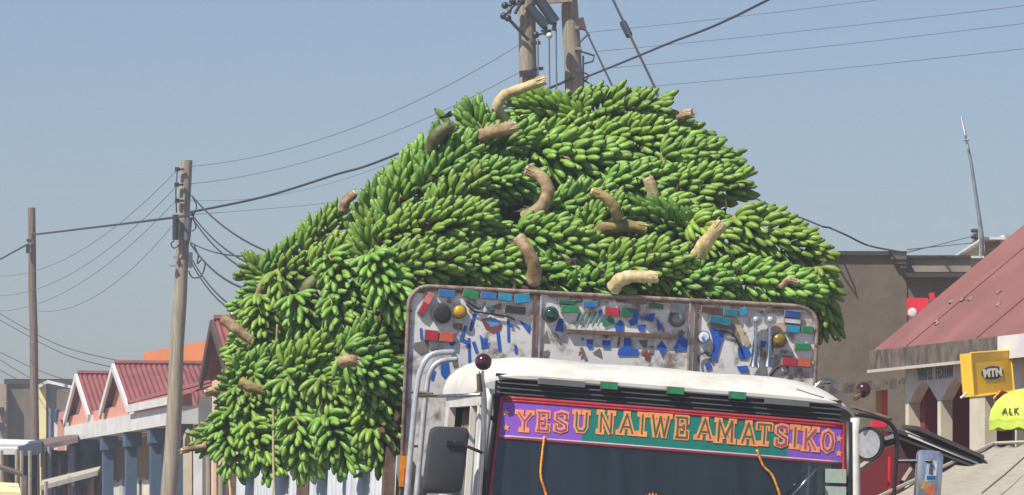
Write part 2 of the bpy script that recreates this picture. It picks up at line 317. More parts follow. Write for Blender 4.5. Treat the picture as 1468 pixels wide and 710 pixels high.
# --- chassis and wheels
for s in (-1, 1): MB().box(B(s * .42, 5.2, .75), bx * .05, by * 4.8, bz * .12).build("chassis_rail", black, truck)
tyre = mat("tyre_rubber", (.02, .02, .02), .9)
for (x, y) in ((-1.0, .75), (1.0, .75), (-.98, 6.4), (.98, 6.4), (-.98, 7.7), (.98, 7.7)):
    wd = .14 if y < 1 else .27; wh = MB(); ring = [(.28, -1), (.46, -1), (.5, -.7), (.5, .7), (.46, 1), (.28, 1)]
    wh.grid(lambda a, b: B(x, y, .5) + bx * (wd * ring[round(b * 5)][1]) + (by * math.cos(a * 6.2832) + bz * math.sin(a * 6.2832)) * ring[round(b * 5)][0], 24, 5)
    wo_ = wh.build("wheel", tyre, truck, True)
    MB().tube([B(x - wd * .6, y, .5), B(x + wd * .6, y, .5)], .29, 20).build("rim", rust, wo_)
# --- load bed
MB().box(B(0, 5.5, 1.02), bx * 1.33, by * 3.68, bz * .07).build("bed_floor", rust, truck)
tin = mat("galvanised_tin", (.58, .60, .63), .5, .2, var=.35, scale=5, bump=.1, stretch=(3, 3, .5))
for s in (-1, 1):
    MB().slab(lambda a, b: B(s * (1.36 + .022 * math.cos(a * 2 * math.pi * 46)), 1.86 + 7.3 * a, 1.1 + 1.0 * b), 46 * 4, 1, bx * -s * .004).build("side_panel", tin, truck, True)
    for y in (1.95, 5.5, 9.1): MB().box(B(s * 1.41, y, 1.6), bx * .035, by * .05, bz * .55).build("side_post", rust, truck)
MB().slab(lambda a, b: B(-1.34 + 2.68 * a, 9.15, 1.1 + 1.1 * b), 2, 1, by * .05).build("tailboard", rust, truck)
# --- headboard
YH = 1.75; hbm = mat("dirty_white_board", srgb(208, 206, 203), .55, col2=srgb(124, 110, 94), scale=7, thresh=(.35, .50), bump=.15, bscale=25)
HX, HT, RC = 1.362, 3.19, .13
def hb_outline(inset=0):
    p = [(-HX + inset, 1.0), (-HX + inset, HT - RC)]
    for k in range(1, 7): a = math.pi - k * math.pi / 12; p.append((-HX + RC + (RC - inset) * math.cos(a), HT - RC + (RC - inset) * math.sin(a)))
    for k in range(0, 7): a = math.pi / 2 - k * math.pi / 12; p.append((HX - RC + (RC - inset) * math.cos(a), HT - RC + (RC - inset) * math.sin(a)))
    return p + [(HX - inset, 1.0)]
hb = MB().prism([B(x, YH + .012, z) for x, z in hb_outline(.01)], by * .05).build("headboard", hbm, truck)
MB().tube([B(x, YH, z) for x, z in hb_outline(0)], .0145, 8).build("edge_rail", mat("weathered_pale_rail", (.34, .27, .23), .6, col2=(.14, .08, .055), scale=20), hb, True)
for u0, u1 in ((768, 767), (776, 775), (990, 989), (1000, 999)):
    xa, _ = seen(BOD, u0, 420, YH); wide = u0 in (768, 1000); MB().box(B(xa, YH + .004, 2.1), bx * (.010 if wide else .006), by * .010, bz * 1.08).build("divider_rail", rust if wide else mat("pale_rail", (.45, .40, .36), .5, col2=(.20, .12, .09), scale=16), hb)
xa, za = seen(BOD, 813, 475, YH); xb_, _ = seen(BOD, 964, 482, YH)
MB().box(B((xa + xb_) / 2, YH - .004, za), bx * (xb_ - xa) / 2, by * .018, bz * .013).build("cross_rail", rust, hb)
LC = {'blue': srgb(32, 120, 190), 'cyan': srgb(20, 150, 190), 'green': srgb(20, 140, 80), 'dgreen': srgb(10, 105, 75), 'red': srgb(190, 40, 60), 'pink': srgb(232, 120, 120), 'orange': srgb(215, 95, 60),
      'white': srgb(200, 208, 214), 'maroon': srgb(95, 45, 42), 'dark': srgb(48, 44, 46), 'teal': srgb(20, 120, 140), 'navy': srgb(30, 75, 160), 'grey': srgb(100, 105, 110)}
def lens(c): return mat(c + "_reflector_lens", LC[c], .25, var=.4, scale=22, coat=.4)
def refl(u, v, wpx, hpx, c, ang=-3, name="reflector", d=.02):
    x, z = seen(BOD, u, v, YH); k = 31.7 / FPX; a = R(ang); ux = bx * math.cos(a) + bz * math.sin(a); uz = bz * math.cos(a) - bx * math.sin(a)
    mb = MB(); P0 = B(x, YH + .008, z); mb.box(P0 - by * d * .5, ux * wpx * k / 2, by * d * .6, uz * hpx * k / 2, 0)
    mb.box(P0 - by * (d * .5 + .006), ux * (wpx * k / 2 - .004), by * d * .6, uz * (hpx * k / 2 - .004), 1)
    mb.build(name, [mat("lens_rim", (.30, .27, .25), .5, var=.4, scale=20), lens(c)], hb)
for q in ((614.5, 428, 18, 10, 'pink', 62), (606.5, 443, 18, 10, 'red', 62), (640, 421, 24, 11, 'blue'), (674, 422, 22, 12, 'green', -12), (700, 424, 23, 10, 'blue', -4), (724, 426, 20, 11, 'cyan', -4), (748, 428, 23, 14, 'cyan', 8),
          (738, 444, 31, 12, 'dark'), (618, 481, 20, 15, 'red'), (640, 483, 21, 15, 'orange'), (816, 443, 25, 11, 'green', 4), (846, 436.5, 22, 9, 'blue', 4), (877, 447, 21, 13, 'red'), (898, 448, 19, 13, 'dgreen'),
          (940.6, 438.5, 21, 9, 'dgreen'), (1019, 444.5, 30, 10, 'maroon'), (1047, 448.5, 22, 11, 'teal'), (1065, 447, 12, 12, 'cyan', 30), (1032, 459.5, 33, 12, 'teal', -10), (1135.6, 450.5, 24, 10, 'navy'),
          (1135.6, 461, 24, 7, 'white'), (1136, 472, 21, 11, 'cyan'), (1157, 472.5, 18, 10, 'green'), (1150, 497, 24, 10, 'green', 2), (1128, 507, 17, 8, 'grey'), (1131, 519, 22, 13, 'red'), (1152, 520, 20, 13, 'orange'), (812, 433, 24, 6, 'dgreen')):
    refl(*q)
def lamp(u, v, rpx, m, hgt=.5, name="round_lamp"):
    x, z = seen(BOD, u, v, YH); r = rpx * 31.7 / FPX; mb = MB()
    mb.tube([B(x, YH + .012, z), B(x, YH - .025, z)], r, 18, 1); mb.dome(B(x, YH - .025, z), -by, r * .86, r * hgt, 18, 5, 0)
    return mb.build(name, [m, mat("lamp_rim", (.12, .11, .10), .45)], hb, 50)
lamp(633, 450, 15.5, mat("burnt_out_socket", (.03, .028, .024), .7, var=.6, scale=40), .15)
lamp(658, 447, 10.5, mat("yellow_lens", srgb(205, 165, 20), .2, var=.35, scale=40, coat=.4))
lamp(789, 451, 11.5, mat("dark_green_lens", (.008, .05, .045), .1, coat=.6), .7)
lamp(970, 459, 10.5, mat("clear_grey_lens", (.22, .22, .23), .15, coat=.5), .7)
refl(971, 449, 24, 30, 'grey', -3, "lamp_bracket", .01)
lamp(1116, 488, 11, mat("mustard_lens", srgb(140, 118, 20), .25, var=.35, scale=40, coat=.4))
for (u, v) in ((1081.7, 459), (1102, 459)):
    x, z = seen(BOD, u, v, YH); mb = MB(); k = 31.7 / FPX
    mb.tube([B(x, YH - .03, z), B(x, YH - .05, z)], [9.5 * k, 9.5 * k], 18, 0); mb.dome(B(x, YH - .05, z), -by, 5 * k, .015, 12, 4, 1)
    mb.tube([B(x, YH - .03, z), B(x + .006, YH - .03, z - .16), B(x + .004, YH - .035, z - .24), B(x, YH - .04, z - .31)], [.012, .013, .02, .036], 10, 0)
    mb.build("air_horn", [chrome, palebar], hb, 40)
lamp(1008, 483.6, 9, mat("round_sticker_print", srgb(225, 225, 230), .5, col2=srgb(40, 110, 190), scale=28, thresh=(.45, .55)), .05, "round_sticker")
bluep = mat("blue_paint_patch", srgb(34, 92, 186), .6, var=.3, scale=30); dullp = mat("dull_brown_patch", srgb(128, 116, 104), .8, var=.3, scale=30)
greenp = mat("green_paint_stroke", srgb(50, 125, 105), .6, var=.35, scale=30); brownp = mat("red_brown_patch", srgb(140, 62, 58), .6, var=.3); beigep = mat("beige_cloth_strip", srgb(190, 172, 142), .9, var=.3, scale=30)
npatch = [0]
def patch(pts, m, name="paint_patch", lift=.001):
    if name == 'paint_patch': mu, mv = sum(p[0] for p in pts) / len(pts), sum(p[1] for p in pts) / len(pts); pts = [(mu + (a - mu) * 1.22, mv + (b - mv) * 1.22) for a, b in pts]
    npatch[0] += 1; y = YH + .011 - lift - .00012 * npatch[0]
    MB().prism([B(*((lambda q: (q[0], y, q[1]))(seen(BOD, u, v, YH)))) for u, v in pts], -by * .0008).build(name, m, hb)
def z3(*p): return [(560 + a / 4.436, 400 + b / 4.436) for a, b in p]
def z4(*p): return [(770 + a / 4.44, 400 + b / 4.44) for a, b in p]
def z5(*p): return [(980 + a / 4.178, 410 + b / 4.178) for a, b in p]
def line(z, x0, y0, x1, y1, t): L = math.hypot(x1 - x0, y1 - y0); nx, ny = -(y1 - y0) / L * t, (x1 - x0) / L * t; return z((x0 + nx, y0 + ny), (x1 + nx, y1 + ny), (x1 - nx, y1 - ny), (x0 - nx, y0 - ny))
for p in (line(z3, 537, 225, 512, 320, 9), line(z3, 478, 305, 450, 388, 8), line(z3, 500, 390, 504, 520, 7), line(z3, 530, 405, 550, 465, 9), z3((572, 360), (590, 380), (620, 432), (582, 436)), line(z3, 684, 345, 696, 450, 9),
          line(z3, 750, 270, 752, 388, 7), z3((820, 265), (890, 305), (880, 342), (850, 305)), z3((325, 535), (365, 530), (372, 590), (345, 625), (325, 600)), z3((262, 575), (285, 590), (272, 640), (258, 635)), line(z3, 795, 425, 800, 470, 7),
          line(z3, 195, 320, 198, 380, 7), line(z3, 385, 420, 408, 400, 10)):
    patch(p, bluep)
patch(z3((588, 265), (640, 250), (700, 290), (690, 320), (650, 336), (612, 310)), brownp); patch(z3((610, 258), (660, 252), (692, 270), (680, 292), (640, 300)), mat("sky_blue_sticker", srgb(90, 150, 210), .5))
for p in (z3((160, 410), (235, 400), (232, 455), (190, 472), (155, 440)), z3((405, 290), (455, 285), (450, 320), (410, 315)), z3((620, 190), (700, 160), (712, 235), (660, 225)), z4((38, 395), (60, 335), (76, 398)), z4((104, 352), (125, 350), (158, 405), (140, 405)),
          z4((38, 465), (75, 455), (70, 490), (42, 490)), z4((275, 445), (292, 440), (318, 505), (300, 508)), z4((650, 400), (700, 395), (695, 470), (655, 472), (680, 440)), z4((720, 430), (742, 430), (738, 470), (715, 470)), z4((360, 470), (400, 445), (410, 495)), z3((390, 490), (415, 480), (425, 545), (400, 552))):
    patch(p, dullp)
for p in (z4((500, 300), (530, 265), (550, 285), (545, 335), (510, 338)), z4((600, 215), (625, 200), (645, 225), (635, 280), (600, 292), (588, 262), (612, 250)), z4((660, 248), (745, 222), (735, 270), (700, 262)), z4((640, 298), (690, 295), (680, 330), (650, 325)),
          z4((765, 258), (802, 310), (772, 322)), z4((140, 262), (165, 260), (165, 330), (120, 325)), z4((320, 390), (355, 390), (350, 436), (325, 436)), z4((420, 395), (465, 395), (462, 438), (422, 436)), z4((560, 385), (595, 385), (598, 440), (635, 445), (632, 478), (525, 478), (528, 450), (556, 432)),
          z4((770, 430), (795, 400), (822, 440), (795, 484)), z4((880, 445), (915, 368), (970, 405), (955, 450)), z5((155, 265), (240, 280), (195, 430), (165, 425), (182, 360), (170, 300)), z5((330, 375), (375, 362), (396, 400), (380, 432), (338, 428)),
          z5((325, 485), (380, 480), (386, 515), (340, 512)), z5((132, 470), (160, 460), (166, 490), (140, 500)), z5((465, 330), (492, 335), (485, 362), (466, 360))):
    patch(p, bluep)
for k in range(7): patch(line(z4, 240 + 34 * k, 298 - 4 * k, 275 + 34 * k, 215 - 2 * k, 6), greenp, "paint_stroke")
patch(z4((160, 130), (275, 125), (270, 150), (165, 165)), greenp); patch(z4((420, 260), (480, 250), (490, 285), (430, 300)), greenp); patch(z4((512, 425), (520, 378), (532, 376), (524, 430)), brownp)
patch(z5((290, 205), (320, 200), (392, 330), (370, 352)), beigep); patch(z5((520, 235), (610, 222), (612, 270), (545, 268)), beigep); patch(z5((160, 235), (300, 240), (330, 330), (310, 335), (285, 265), (165, 250)), dullp)
for pts in (z5((200, 262), (290, 290), (330, 350), (345, 400)), z5((92, 470), (90, 420), (130, 400), (150, 420)), z5((440, 250), (420, 330), (410, 420)), z5((555, 500), (600, 470), (625, 500), (600, 525)), z5((520, 540), (575, 480), (640, 470)), z3((480, 160), (520, 200), (580, 215), (740, 240), (790, 265)), z3((480, 140), (560, 190), (600, 150))):
    MB().tube(smooth_path([B(*((lambda q: (q[0], YH - .008, q[1]))(seen(BOD, u, v, YH)))) for u, v in pts], 4), .006, 6).build("loose_cable", black, hb, True)
rng = random.Random(3)
for k in range(34):     # small flaking paint chips between the larger patches
    u, v = rng.uniform(600, 1160), rng.uniform(428, 515); a0 = rng.uniform(0, 6.28); r_ = rng.uniform(2.2, 5.5); v += (u - 880) * .05
    patch([(u + r_ * rng.uniform(.5, 1.2) * math.cos(a0 + q_ * 1.57), v + r_ * rng.uniform(.5, 1.5) * math.sin(a0 + q_ * 1.57)) for q_ in range(4)], (bluep, dullp, greenp, dullp, brownp, bluep, rust)[k % 7], "paint_chip")
for k in range(30):     # scuffed brown strip under the top rail
    u = 600 + 19 * k + rng.uniform(-6, 6); v = 416 + (u - 600) * .052; h_ = rng.uniform(2, 5)
    patch([(u - 10, v - 3), (u + 9, v - 2.5), (u + 7, v + h_), (u - 6, v + h_ * .7)], dullp if k % 3 else rust, "scuff_mark")
# bent grab rails, light on the board's left edge
for pts in ([(578, 760), (584, 700), (596, 570), (604, 528), (620, 508), (652, 505)], [(592, 760), (598, 700), (610, 570), (617, 533), (632, 518), (656, 515)]):
    MB().tube(smooth_path([bseen(u, v, 1.45) for u, v in pts], 5), .019, 8).build("grab_rail", palebar, truck, True)
MB().tube([bseen(588, 640, 1.47), bseen(602, 640, 1.47)], .008, 6).build("rail_tie", rust, truck)
MB().tube([bseen(590, 562, 1.47), bseen(620, 565, 1.4)], .012, 6).build("rail_tie", rust, truck)
x, z = seen(BOD, 580, 676, YH); sb = MB().box(B(x, YH - .03, z), bx * .036, by * .03, bz * .10).build("side_lamp", mat("amber_lens", srgb(235, 150, 30), .25, var=.45, scale=16, coat=.4), truck)
MB().box(B(x + .005, YH - .063, z - .03), bx * .022, by * .006, bz * .05).build("side_lamp_lens", mat("orange_red_lens", srgb(220, 80, 30), .25, coat=.4), sb)
# --- left mirror assembly
YM = -.06
MB().ball(cseen(693, 519, YM), 12.2 * 30 / FPX).build("ball_lamp", maroon, truck, True)
MB().tube(smooth_path([cseen(690, 532, YM), cseen(691, 548, YM), cseen(694, 575, YM), cseen(692, 640, YM), cseen(684, 760, YM)], 4), .017, 8).build("mirror_stay", chrome, truck, True)
MB().tube([cseen(686, 536, YM - .02), cseen(687, 562, YM - .02)], .014, 8).build("stay_clamp", rust, truck)
MB().tube([cseen(602, 568, .9), cseen(640, 568, .3), cseen(690, 566, YM)], .011, 8).build("stay_bar", chrome, truck, True)
def rounded_box(cn, axs, ays, azs, rad, d):
    pts = []
    for sx, sz, a0 in ((1, 1, 0), (-1, 1, 90), (-1, -1, 180), (1, -1, 270)):
        for k in range(5): a = R(a0 + k * 22.5); pts.append((sx * (1 - rad[0]) + rad[0] * math.cos(a), sz * (1 - rad[1]) + rad[1] * math.sin(a)))
    mb = MB(); n = len(pts); rings = [(.86, -d), (.97, -d * .75), (1, 0), (1, d * .6), (.96, d)]
    vs = [cn + axs * px * k + azs * pz * k + ays * off for k, off in rings for px, pz in pts]
    fs = [(i * n + j, i * n + (j + 1) % n, (i + 1) * n + (j + 1) % n, (i + 1) * n + j) for i in range(4) for j in range(n)] + [tuple(range(n)), tuple(range(4 * n, 5 * n))]
    return mb.add(vs, fs)
mc = cseen(639, 660, -.14); ml = rounded_box(mc, cx * .122 + cz * .006, cy, cz * .205 + cx * .013, (.34, .22), .035).build("side_mirror", greym, truck, 40)
MB().prism([mc + cy * .037 + cx * a * .105 + cz * b * .185 for a, b in ((-1, -1), (1, -1), (1, 1), (-1, 1))], cy * .003).build("mirror_glass", mat("mirror_silver", (.8, .8, .8), .03, 1.0, var=.02), ml)
MB().tube([cseen(650, 634, -.185), cseen(672, 641, -.16), cseen(693, 650, YM)], .010, 8).build("mirror_arm", rust, ml, True)
MB().box(cseen(652, 636, -.185), cx * .05, cy * .008, cz * .014).build("mirror_bracket", black, ml)
# --- right mirror assembly
MB().ball(cseen(1238, 559, .25), 11.5 * 30.4 / FPX).build("ball_lamp", maroon, truck, True)
MB().tube(smooth_path([cseen(1226, 594, YM), cseen(1262, 600, YM), cseen(1280, 612, YM), cseen(1286, 632, YM), cseen(1284, 680, YM), cseen(1277, 760, YM)], 5), .013, 8).build("mirror_stay", black, truck, True)
MB().tube(smooth_path([cseen(1222, 584, .1), cseen(1250, 592, .05), cseen(1278, 601, YM)], 4), .010, 8).build("stay_bar", rust, truck, True)
MB().tube([cseen(1226, 572, .2), cseen(1238, 562, .25)], .016, 8).build("stay_clamp", rust, truck)
rc = cseen(1246, 637, -.02); axn = (-cy * .8 + cx * .85 * -1).normalized(); rm = MB(); rm.dome(rc, -axn, .108, .07, 22, 5, 0); rm.tube([rc, rc + axn * .012], .108, 22, 0)
rmo = rm.build("round_mirror", black, truck, 40)
MB().tube([rc + axn * .012, rc + axn * .017], .088, 22).build("mirror_glass", mat("mirror_dull", (.55, .55, .53), .45, .6, var=.35, scale=20), rmo)
MB().tube([rc - axn * .05, cseen(1284, 628, YM)], .035, 8).build("mirror_arm", black, rmo)
m2 = cseen(1331, 684, -.12); mr = rounded_box(m2, cx * .083, cy, cz * .165, (.36, .2), .03).build("side_mirror", mat("polished_mirror_back", (.62, .65, .72), .22, .75, var=.5, scale=9, stretch=(2, 2, .5)), truck, 40)
def mirror_piece(name, pts, m, lift): MB().prism([m2 - cy * (.0302 + lift) + cx * a * .083 + cz * b * .165 for a, b in pts], -cy * .0015).build(name, m, mr)
mirror_piece("mirror_sticker", ((-.35, -.18), (.45, -.12), (.52, .62), (-.25, .62)), mat("pale_blue_sticker", srgb(150, 185, 215), .4, col2=srgb(225, 225, 225), scale=40, thresh=(.4, .55)), 0)
mirror_piece("sticker_figure", ((-.1, .1), (.2, .1), (.22, .4), (.05, .5), (-.1, .4)), mat("brown_print", srgb(110, 85, 75), .6, var=.4, scale=60), .002)
mirror_piece("sticker_caption", ((-.25, -.12), (.4, -.08), (.42, .06), (-.25, .04)), mat("blue_print", srgb(30, 100, 160), .6, var=.3, scale=60), .002)
mirror_piece("reflector_patch", ((-.65, -.45), (-.35, -.5), (-.3, -.2), (-.5, -.1)), mat("amber_patch", srgb(225, 165, 70), .4, var=.4, scale=50), 0)
mirror_piece("reflector_patch", ((-.25, -.85), (.35, -.9), (.4, -.25), (-.2, -.3)), mat("brick_red_patch", srgb(185, 70, 45), .4, col2=srgb(205, 130, 90), scale=40), 0)
MB().tube([cseen(1288, 661, YM), cseen(1336, 661, -.16)], .013, 8).build("mirror_arm", black, mr)
MB().tube(smooth_path([cseen(1168, 556, .9), cseen(1178, 548, .9), cseen(1192, 548, .9), cseen(1200, 558, .9)], 5), .016, 8).build("roof_hoop", chrome, truck, True)
MB().tube([cseen(1142, 560, .2), cseen(1160, 566, .15), cseen(1180, 572, .12)], .012, 8).build("roof_clamp", rust, truck, True)

# --- hanging things behind the windscreen
def on_scr(u, v, off):
    x, z = seen(CAB, u, v, .0); return scr((x - .015) / hw(z) * .5 + .5, z, off)
cordm = mat("orange_cord", srgb(235, 165, 40), .7, col2=srgb(190, 60, 30), scale=60, thresh=(.4, .5))
def thing_mesh(o, label, cat, group=None): return tag(o, label, cat, group)
for pts, lb in (([(780, 626), (776, 655), (774, 682), (780, 705), (786, 730)], "orange and red cord hanging down the windscreen under the word YESU"), ([(1083, 645), (1092, 668), (1105, 682), (1115, 708), (1118, 730)], "orange cord hanging down the windscreen under the letter T")):
    thing_mesh(MB().tube(smooth_path([on_scr(u, v, .014) for u, v in pts], 5), .0085, 6).build("hanging_tassel", cordm, None, True, origin=on_scr(*pts[0], .014)), lb, "cord", "cords hanging in the windscreen")
orn = MB()
for k in range(9):
    a = -1.2 + k * .3; P0 = on_scr(930, 729, .03); orn.tube([P0, P0 + cx * math.sin(a) * .05 + cz * .06 * math.cos(a), P0 + cx * math.sin(a) * .075 + cz * (.085 * math.cos(a) + .01)], [.008, .014, .003], 6)
tag(orn.build("flower_ornament", mat("orange_petals", srgb(235, 120, 30), .6, var=.5, scale=50), None, True, origin=on_scr(930, 729, .03)), "small orange flower ornament low in the middle of the windscreen", "ornament")

# ================================================================== BANANAS
def banana_mat(name, col, col2, rand):
    m = mat(name, col, .46, var=.3, scale=11, col2=col2, rand=rand, spec=.4, bump=.12, bscale=70); return m
gA = banana_mat("green_banana_skin", (.205, .335, .048), (.108, .220, .027), .16)
tipm = mat("banana_tip_dark", (.045, .035, .02), .9, var=.5)
stemg = mat("banana_neck_green", (.12, .22, .03), .5, var=.4)
def banana_mesh(name, p1, p2, n=7):
    P0, P1, P2 = Vector((0, 0, 0)), Vector(p1), Vector(p2); ts = [0, .10, .20, .33, .50, .68, .84, .94, .975, 1.0]; rs = [.0085, .0098, .0170, .0222, .0246, .0243, .0210, .0148, .0088, .0062]
    mb = MB(); vs = []
    for t, r in zip(ts, rs):
        p = P0 * (1 - t) ** 2 + P1 * 2 * t * (1 - t) + P2 * t * t; T = ((P1 - P0) * (1 - t) + (P2 - P1) * t).normalized(); Nn = T.cross(Vector((0, 1, 0))).normalized(); Bn = Vector((0, 1, 0))
        for k in range(n):
            a = 2 * math.pi * k / n; rr = r * (1 + .05 * (k % 2)); vs.append(p + rr * (math.cos(a) * Nn + math.sin(a) * Bn))
    for i in range(len(ts) - 1):
        mi = 2 if i == 0 else (1 if i >= 8 else 0)
        mb.add([], [], 0); mb.f += [(i * n + k, i * n + (k + 1) % n, (i + 1) * n + (k + 1) % n, (i + 1) * n + k) for k in range(n)]; mb.mi += [mi] * n
    mb.v = vs; mb.f.append(tuple(range((len(ts) - 1) * n, len(ts) * n))); mb.mi.append(1)
    me = bpy.data.meshes.new(name); me.from_pydata([tuple(v) for v in vs], [], mb.f)
    for m in (gA, tipm, stemg): me.materials.append(m)
    me.polygons.foreach_set("material_index", mb.mi); me.shade_smooth(); me.update(); return me
BM = [banana_mesh("banana", p1, p2) for p1, p2 in (((.098, 0, .004), (.150, 0, .108)), ((.100, 0, .016), (.158, 0, .100)), ((.088, 0, .000), (.136, 0, .118)), ((.104, 0, .012), (.162, 0, .092)))]
BR = .148
# the heap as a solid in the load's own frame, met by a sight line
def heap(P):
    q = P - BOD[0]; x, y, z = q.dot(bx), q.dot(by), q.dot(bz)
    top = 3.35 + (y - 1.85) * .78 if y < 3.75 else 4.83 - (y - 3.75) * .27
    return max(1.9 - y, z - top, -x - (1.56 - max(0, z - 3.15) * .50), x - (1.55 - max(0, z - 3.2) * .35), y - 9.3)
def on_heap(u, v):
    best = None; D = 31.6
    while D < 40.5:
        g = heap(at(u, v, D))
        if g <= 0: return D
        if best is None or g < best[0]: best = (g, D)
        D += .03
    return best[1]
stalkm = mat("banana_stalk_olive", srgb(164, 152, 88), .75, col2=srgb(112, 92, 52), scale=9, stretch=(1, 1, 2), bump=.5, bscale=30)
stalkp = mat("banana_stalk_pale", srgb(206, 190, 146), .75, col2=srgb(148, 126, 74), scale=10, thresh=(.34, .58), bump=.5, bscale=30)
stalkb = mat("banana_stalk_brown", srgb(186, 162, 124), .85, col2=srgb(112, 88, 58), scale=11, bump=.6, bscale=28)
stalkg = mat("banana_stalk_green", srgb(112, 124, 66), .6, col2=srgb(74, 70, 42), scale=8, bump=.4, bscale=28)
cutm = mat("cut_stalk_face", srgb(214, 198, 158), .8, var=.3, scale=60)
SM = {'o': stalkm, 'p': stalkp, 'b': stalkb, 'g': stalkg}
BUN = "bunches of green bananas heaped on the truck"
nb = 0
def bunch(u, v, ang, L, Wd, label, stalk=None, dd=0.0, cull=-.42, dens=1.0, splay=0.0, big=1.0):
    global nb
    D = on_heap(u, v) + dd + random.uniform(-.10, .16); k = D / FPX; Lm, Wm = L * k * .95, Wd * k * .92
    c = at(u, v, D + Wm * .55); a = R(ang)
    ax = Vector((math.cos(a), random.uniform(-.25, .25), math.sin(a))).normalized()
    fx = Vector((0, -1, .15)); fx = (fx - ax * fx.dot(ax)).normalized(); fy = ax.cross(fx)
    M = Matrix((fx, fy, ax)).transposed()
    root = empty("banana_bunch", c, label, "banana bunch", BUN); toC = (Vector((0, 0, CZ + .3)) - c).normalized()
    sc = min(max(Wm / .215, .86), 1.06) * big; L2 = Lm * .5
    nr = max(3, round((Lm - .03) / (.078 * sc))); hue = random.uniform(.0, 1); val = random.uniform(.84, 1.14); tint = (val * (.86 + .24 * hue), val, val * (1.05 - .2 * hue), 1); 
    for i in range(nr):
        f = (i + .5) / nr; env = (math.sin(math.pi * (.12 + .80 * f))) ** .6
        R0 = max(Wm * env - BR * sc * .92, .010); s = -L2 - .05 + (Lm - .03) * f
        n = max(6, round(dens * 2 * math.pi * (R0 + .105 * sc) / (.050 * sc))); off = random.random() * 6.28; lean = R(-16 + 34 * f)
        for j in range(n):
            ph = off + (j + random.uniform(-.12, .12)) * 2 * math.pi / n
            rad = fx * math.cos(ph) + fy * math.sin(ph)
            if rad.dot(toC) < cull: continue
            z = s + (.012 if j % 2 else -.010) + random.uniform(-.007, .007)
            lm = Matrix.Rotation(ph, 4, 'Z') @ Matrix.Translation((R0 - (.012 if j % 2 else 0), 0, z)) @ Matrix.Rotation(-lean + splay + random.gauss(0, .07 + splay * .25), 4, 'Y') @ Matrix.Rotation(random.gauss(0, .09 + splay * .25), 4, 'X') @ Matrix.Rotation(random.gauss(0, .2), 4, 'Z')
            b = bpy.data.objects.new("banana", random.choice(BM)); COL.objects.link(b); b.parent = root; b.color = tint; nb += 1
            b.matrix_local = M.to_4x4() @ lm @ Matrix.Scale(sc * random.uniform(.88, 1.08), 4)
    # the stem through the bunch, cut off at its ends
    MB().tube([c - ax * (L2 + .04), c, c + ax * (L2 * .8)], [.034, .03, .015], 8).build("stem", stalkm, root, True)
    if stalk:
        key, r, pts = stalk; pts = [at(uu, vv, D + Wm * .55 - (Wm * 1.18 + .05) * w_) for uu, vv, w_ in pts]; rr = r * k * .86; pts = smooth_path(pts, 5); n = len(pts)
        MB().tube(pts, [rr * (1.18 - .34 * i / n + .06 * math.sin(i * 1.9) + random.uniform(-.05, .05)) for i in range(n)], 10).build("stalk", SM[key], root, 40)
        e = pts[-1]; d = (pts[-1] - pts[-2]).normalized(); MB().tube([e - d * .004, e + d * .012], [rr * .84, rr * .76], 10).build("cut_end", cutm, root); fb = MB(); sd = d.orthogonal().normalized()
        for q_ in range(7):
            o_ = Matrix.Rotation(q_ * .9, 3, d) @ sd * rr * .8; fb.tube([e + o_ - d * .05, e + o_ * random.uniform(.95, 1.1) + d * random.uniform(.0, .035)], [.009, .003], 4)
        fb.build("stalk_fibres", SM[key], root)
    return root
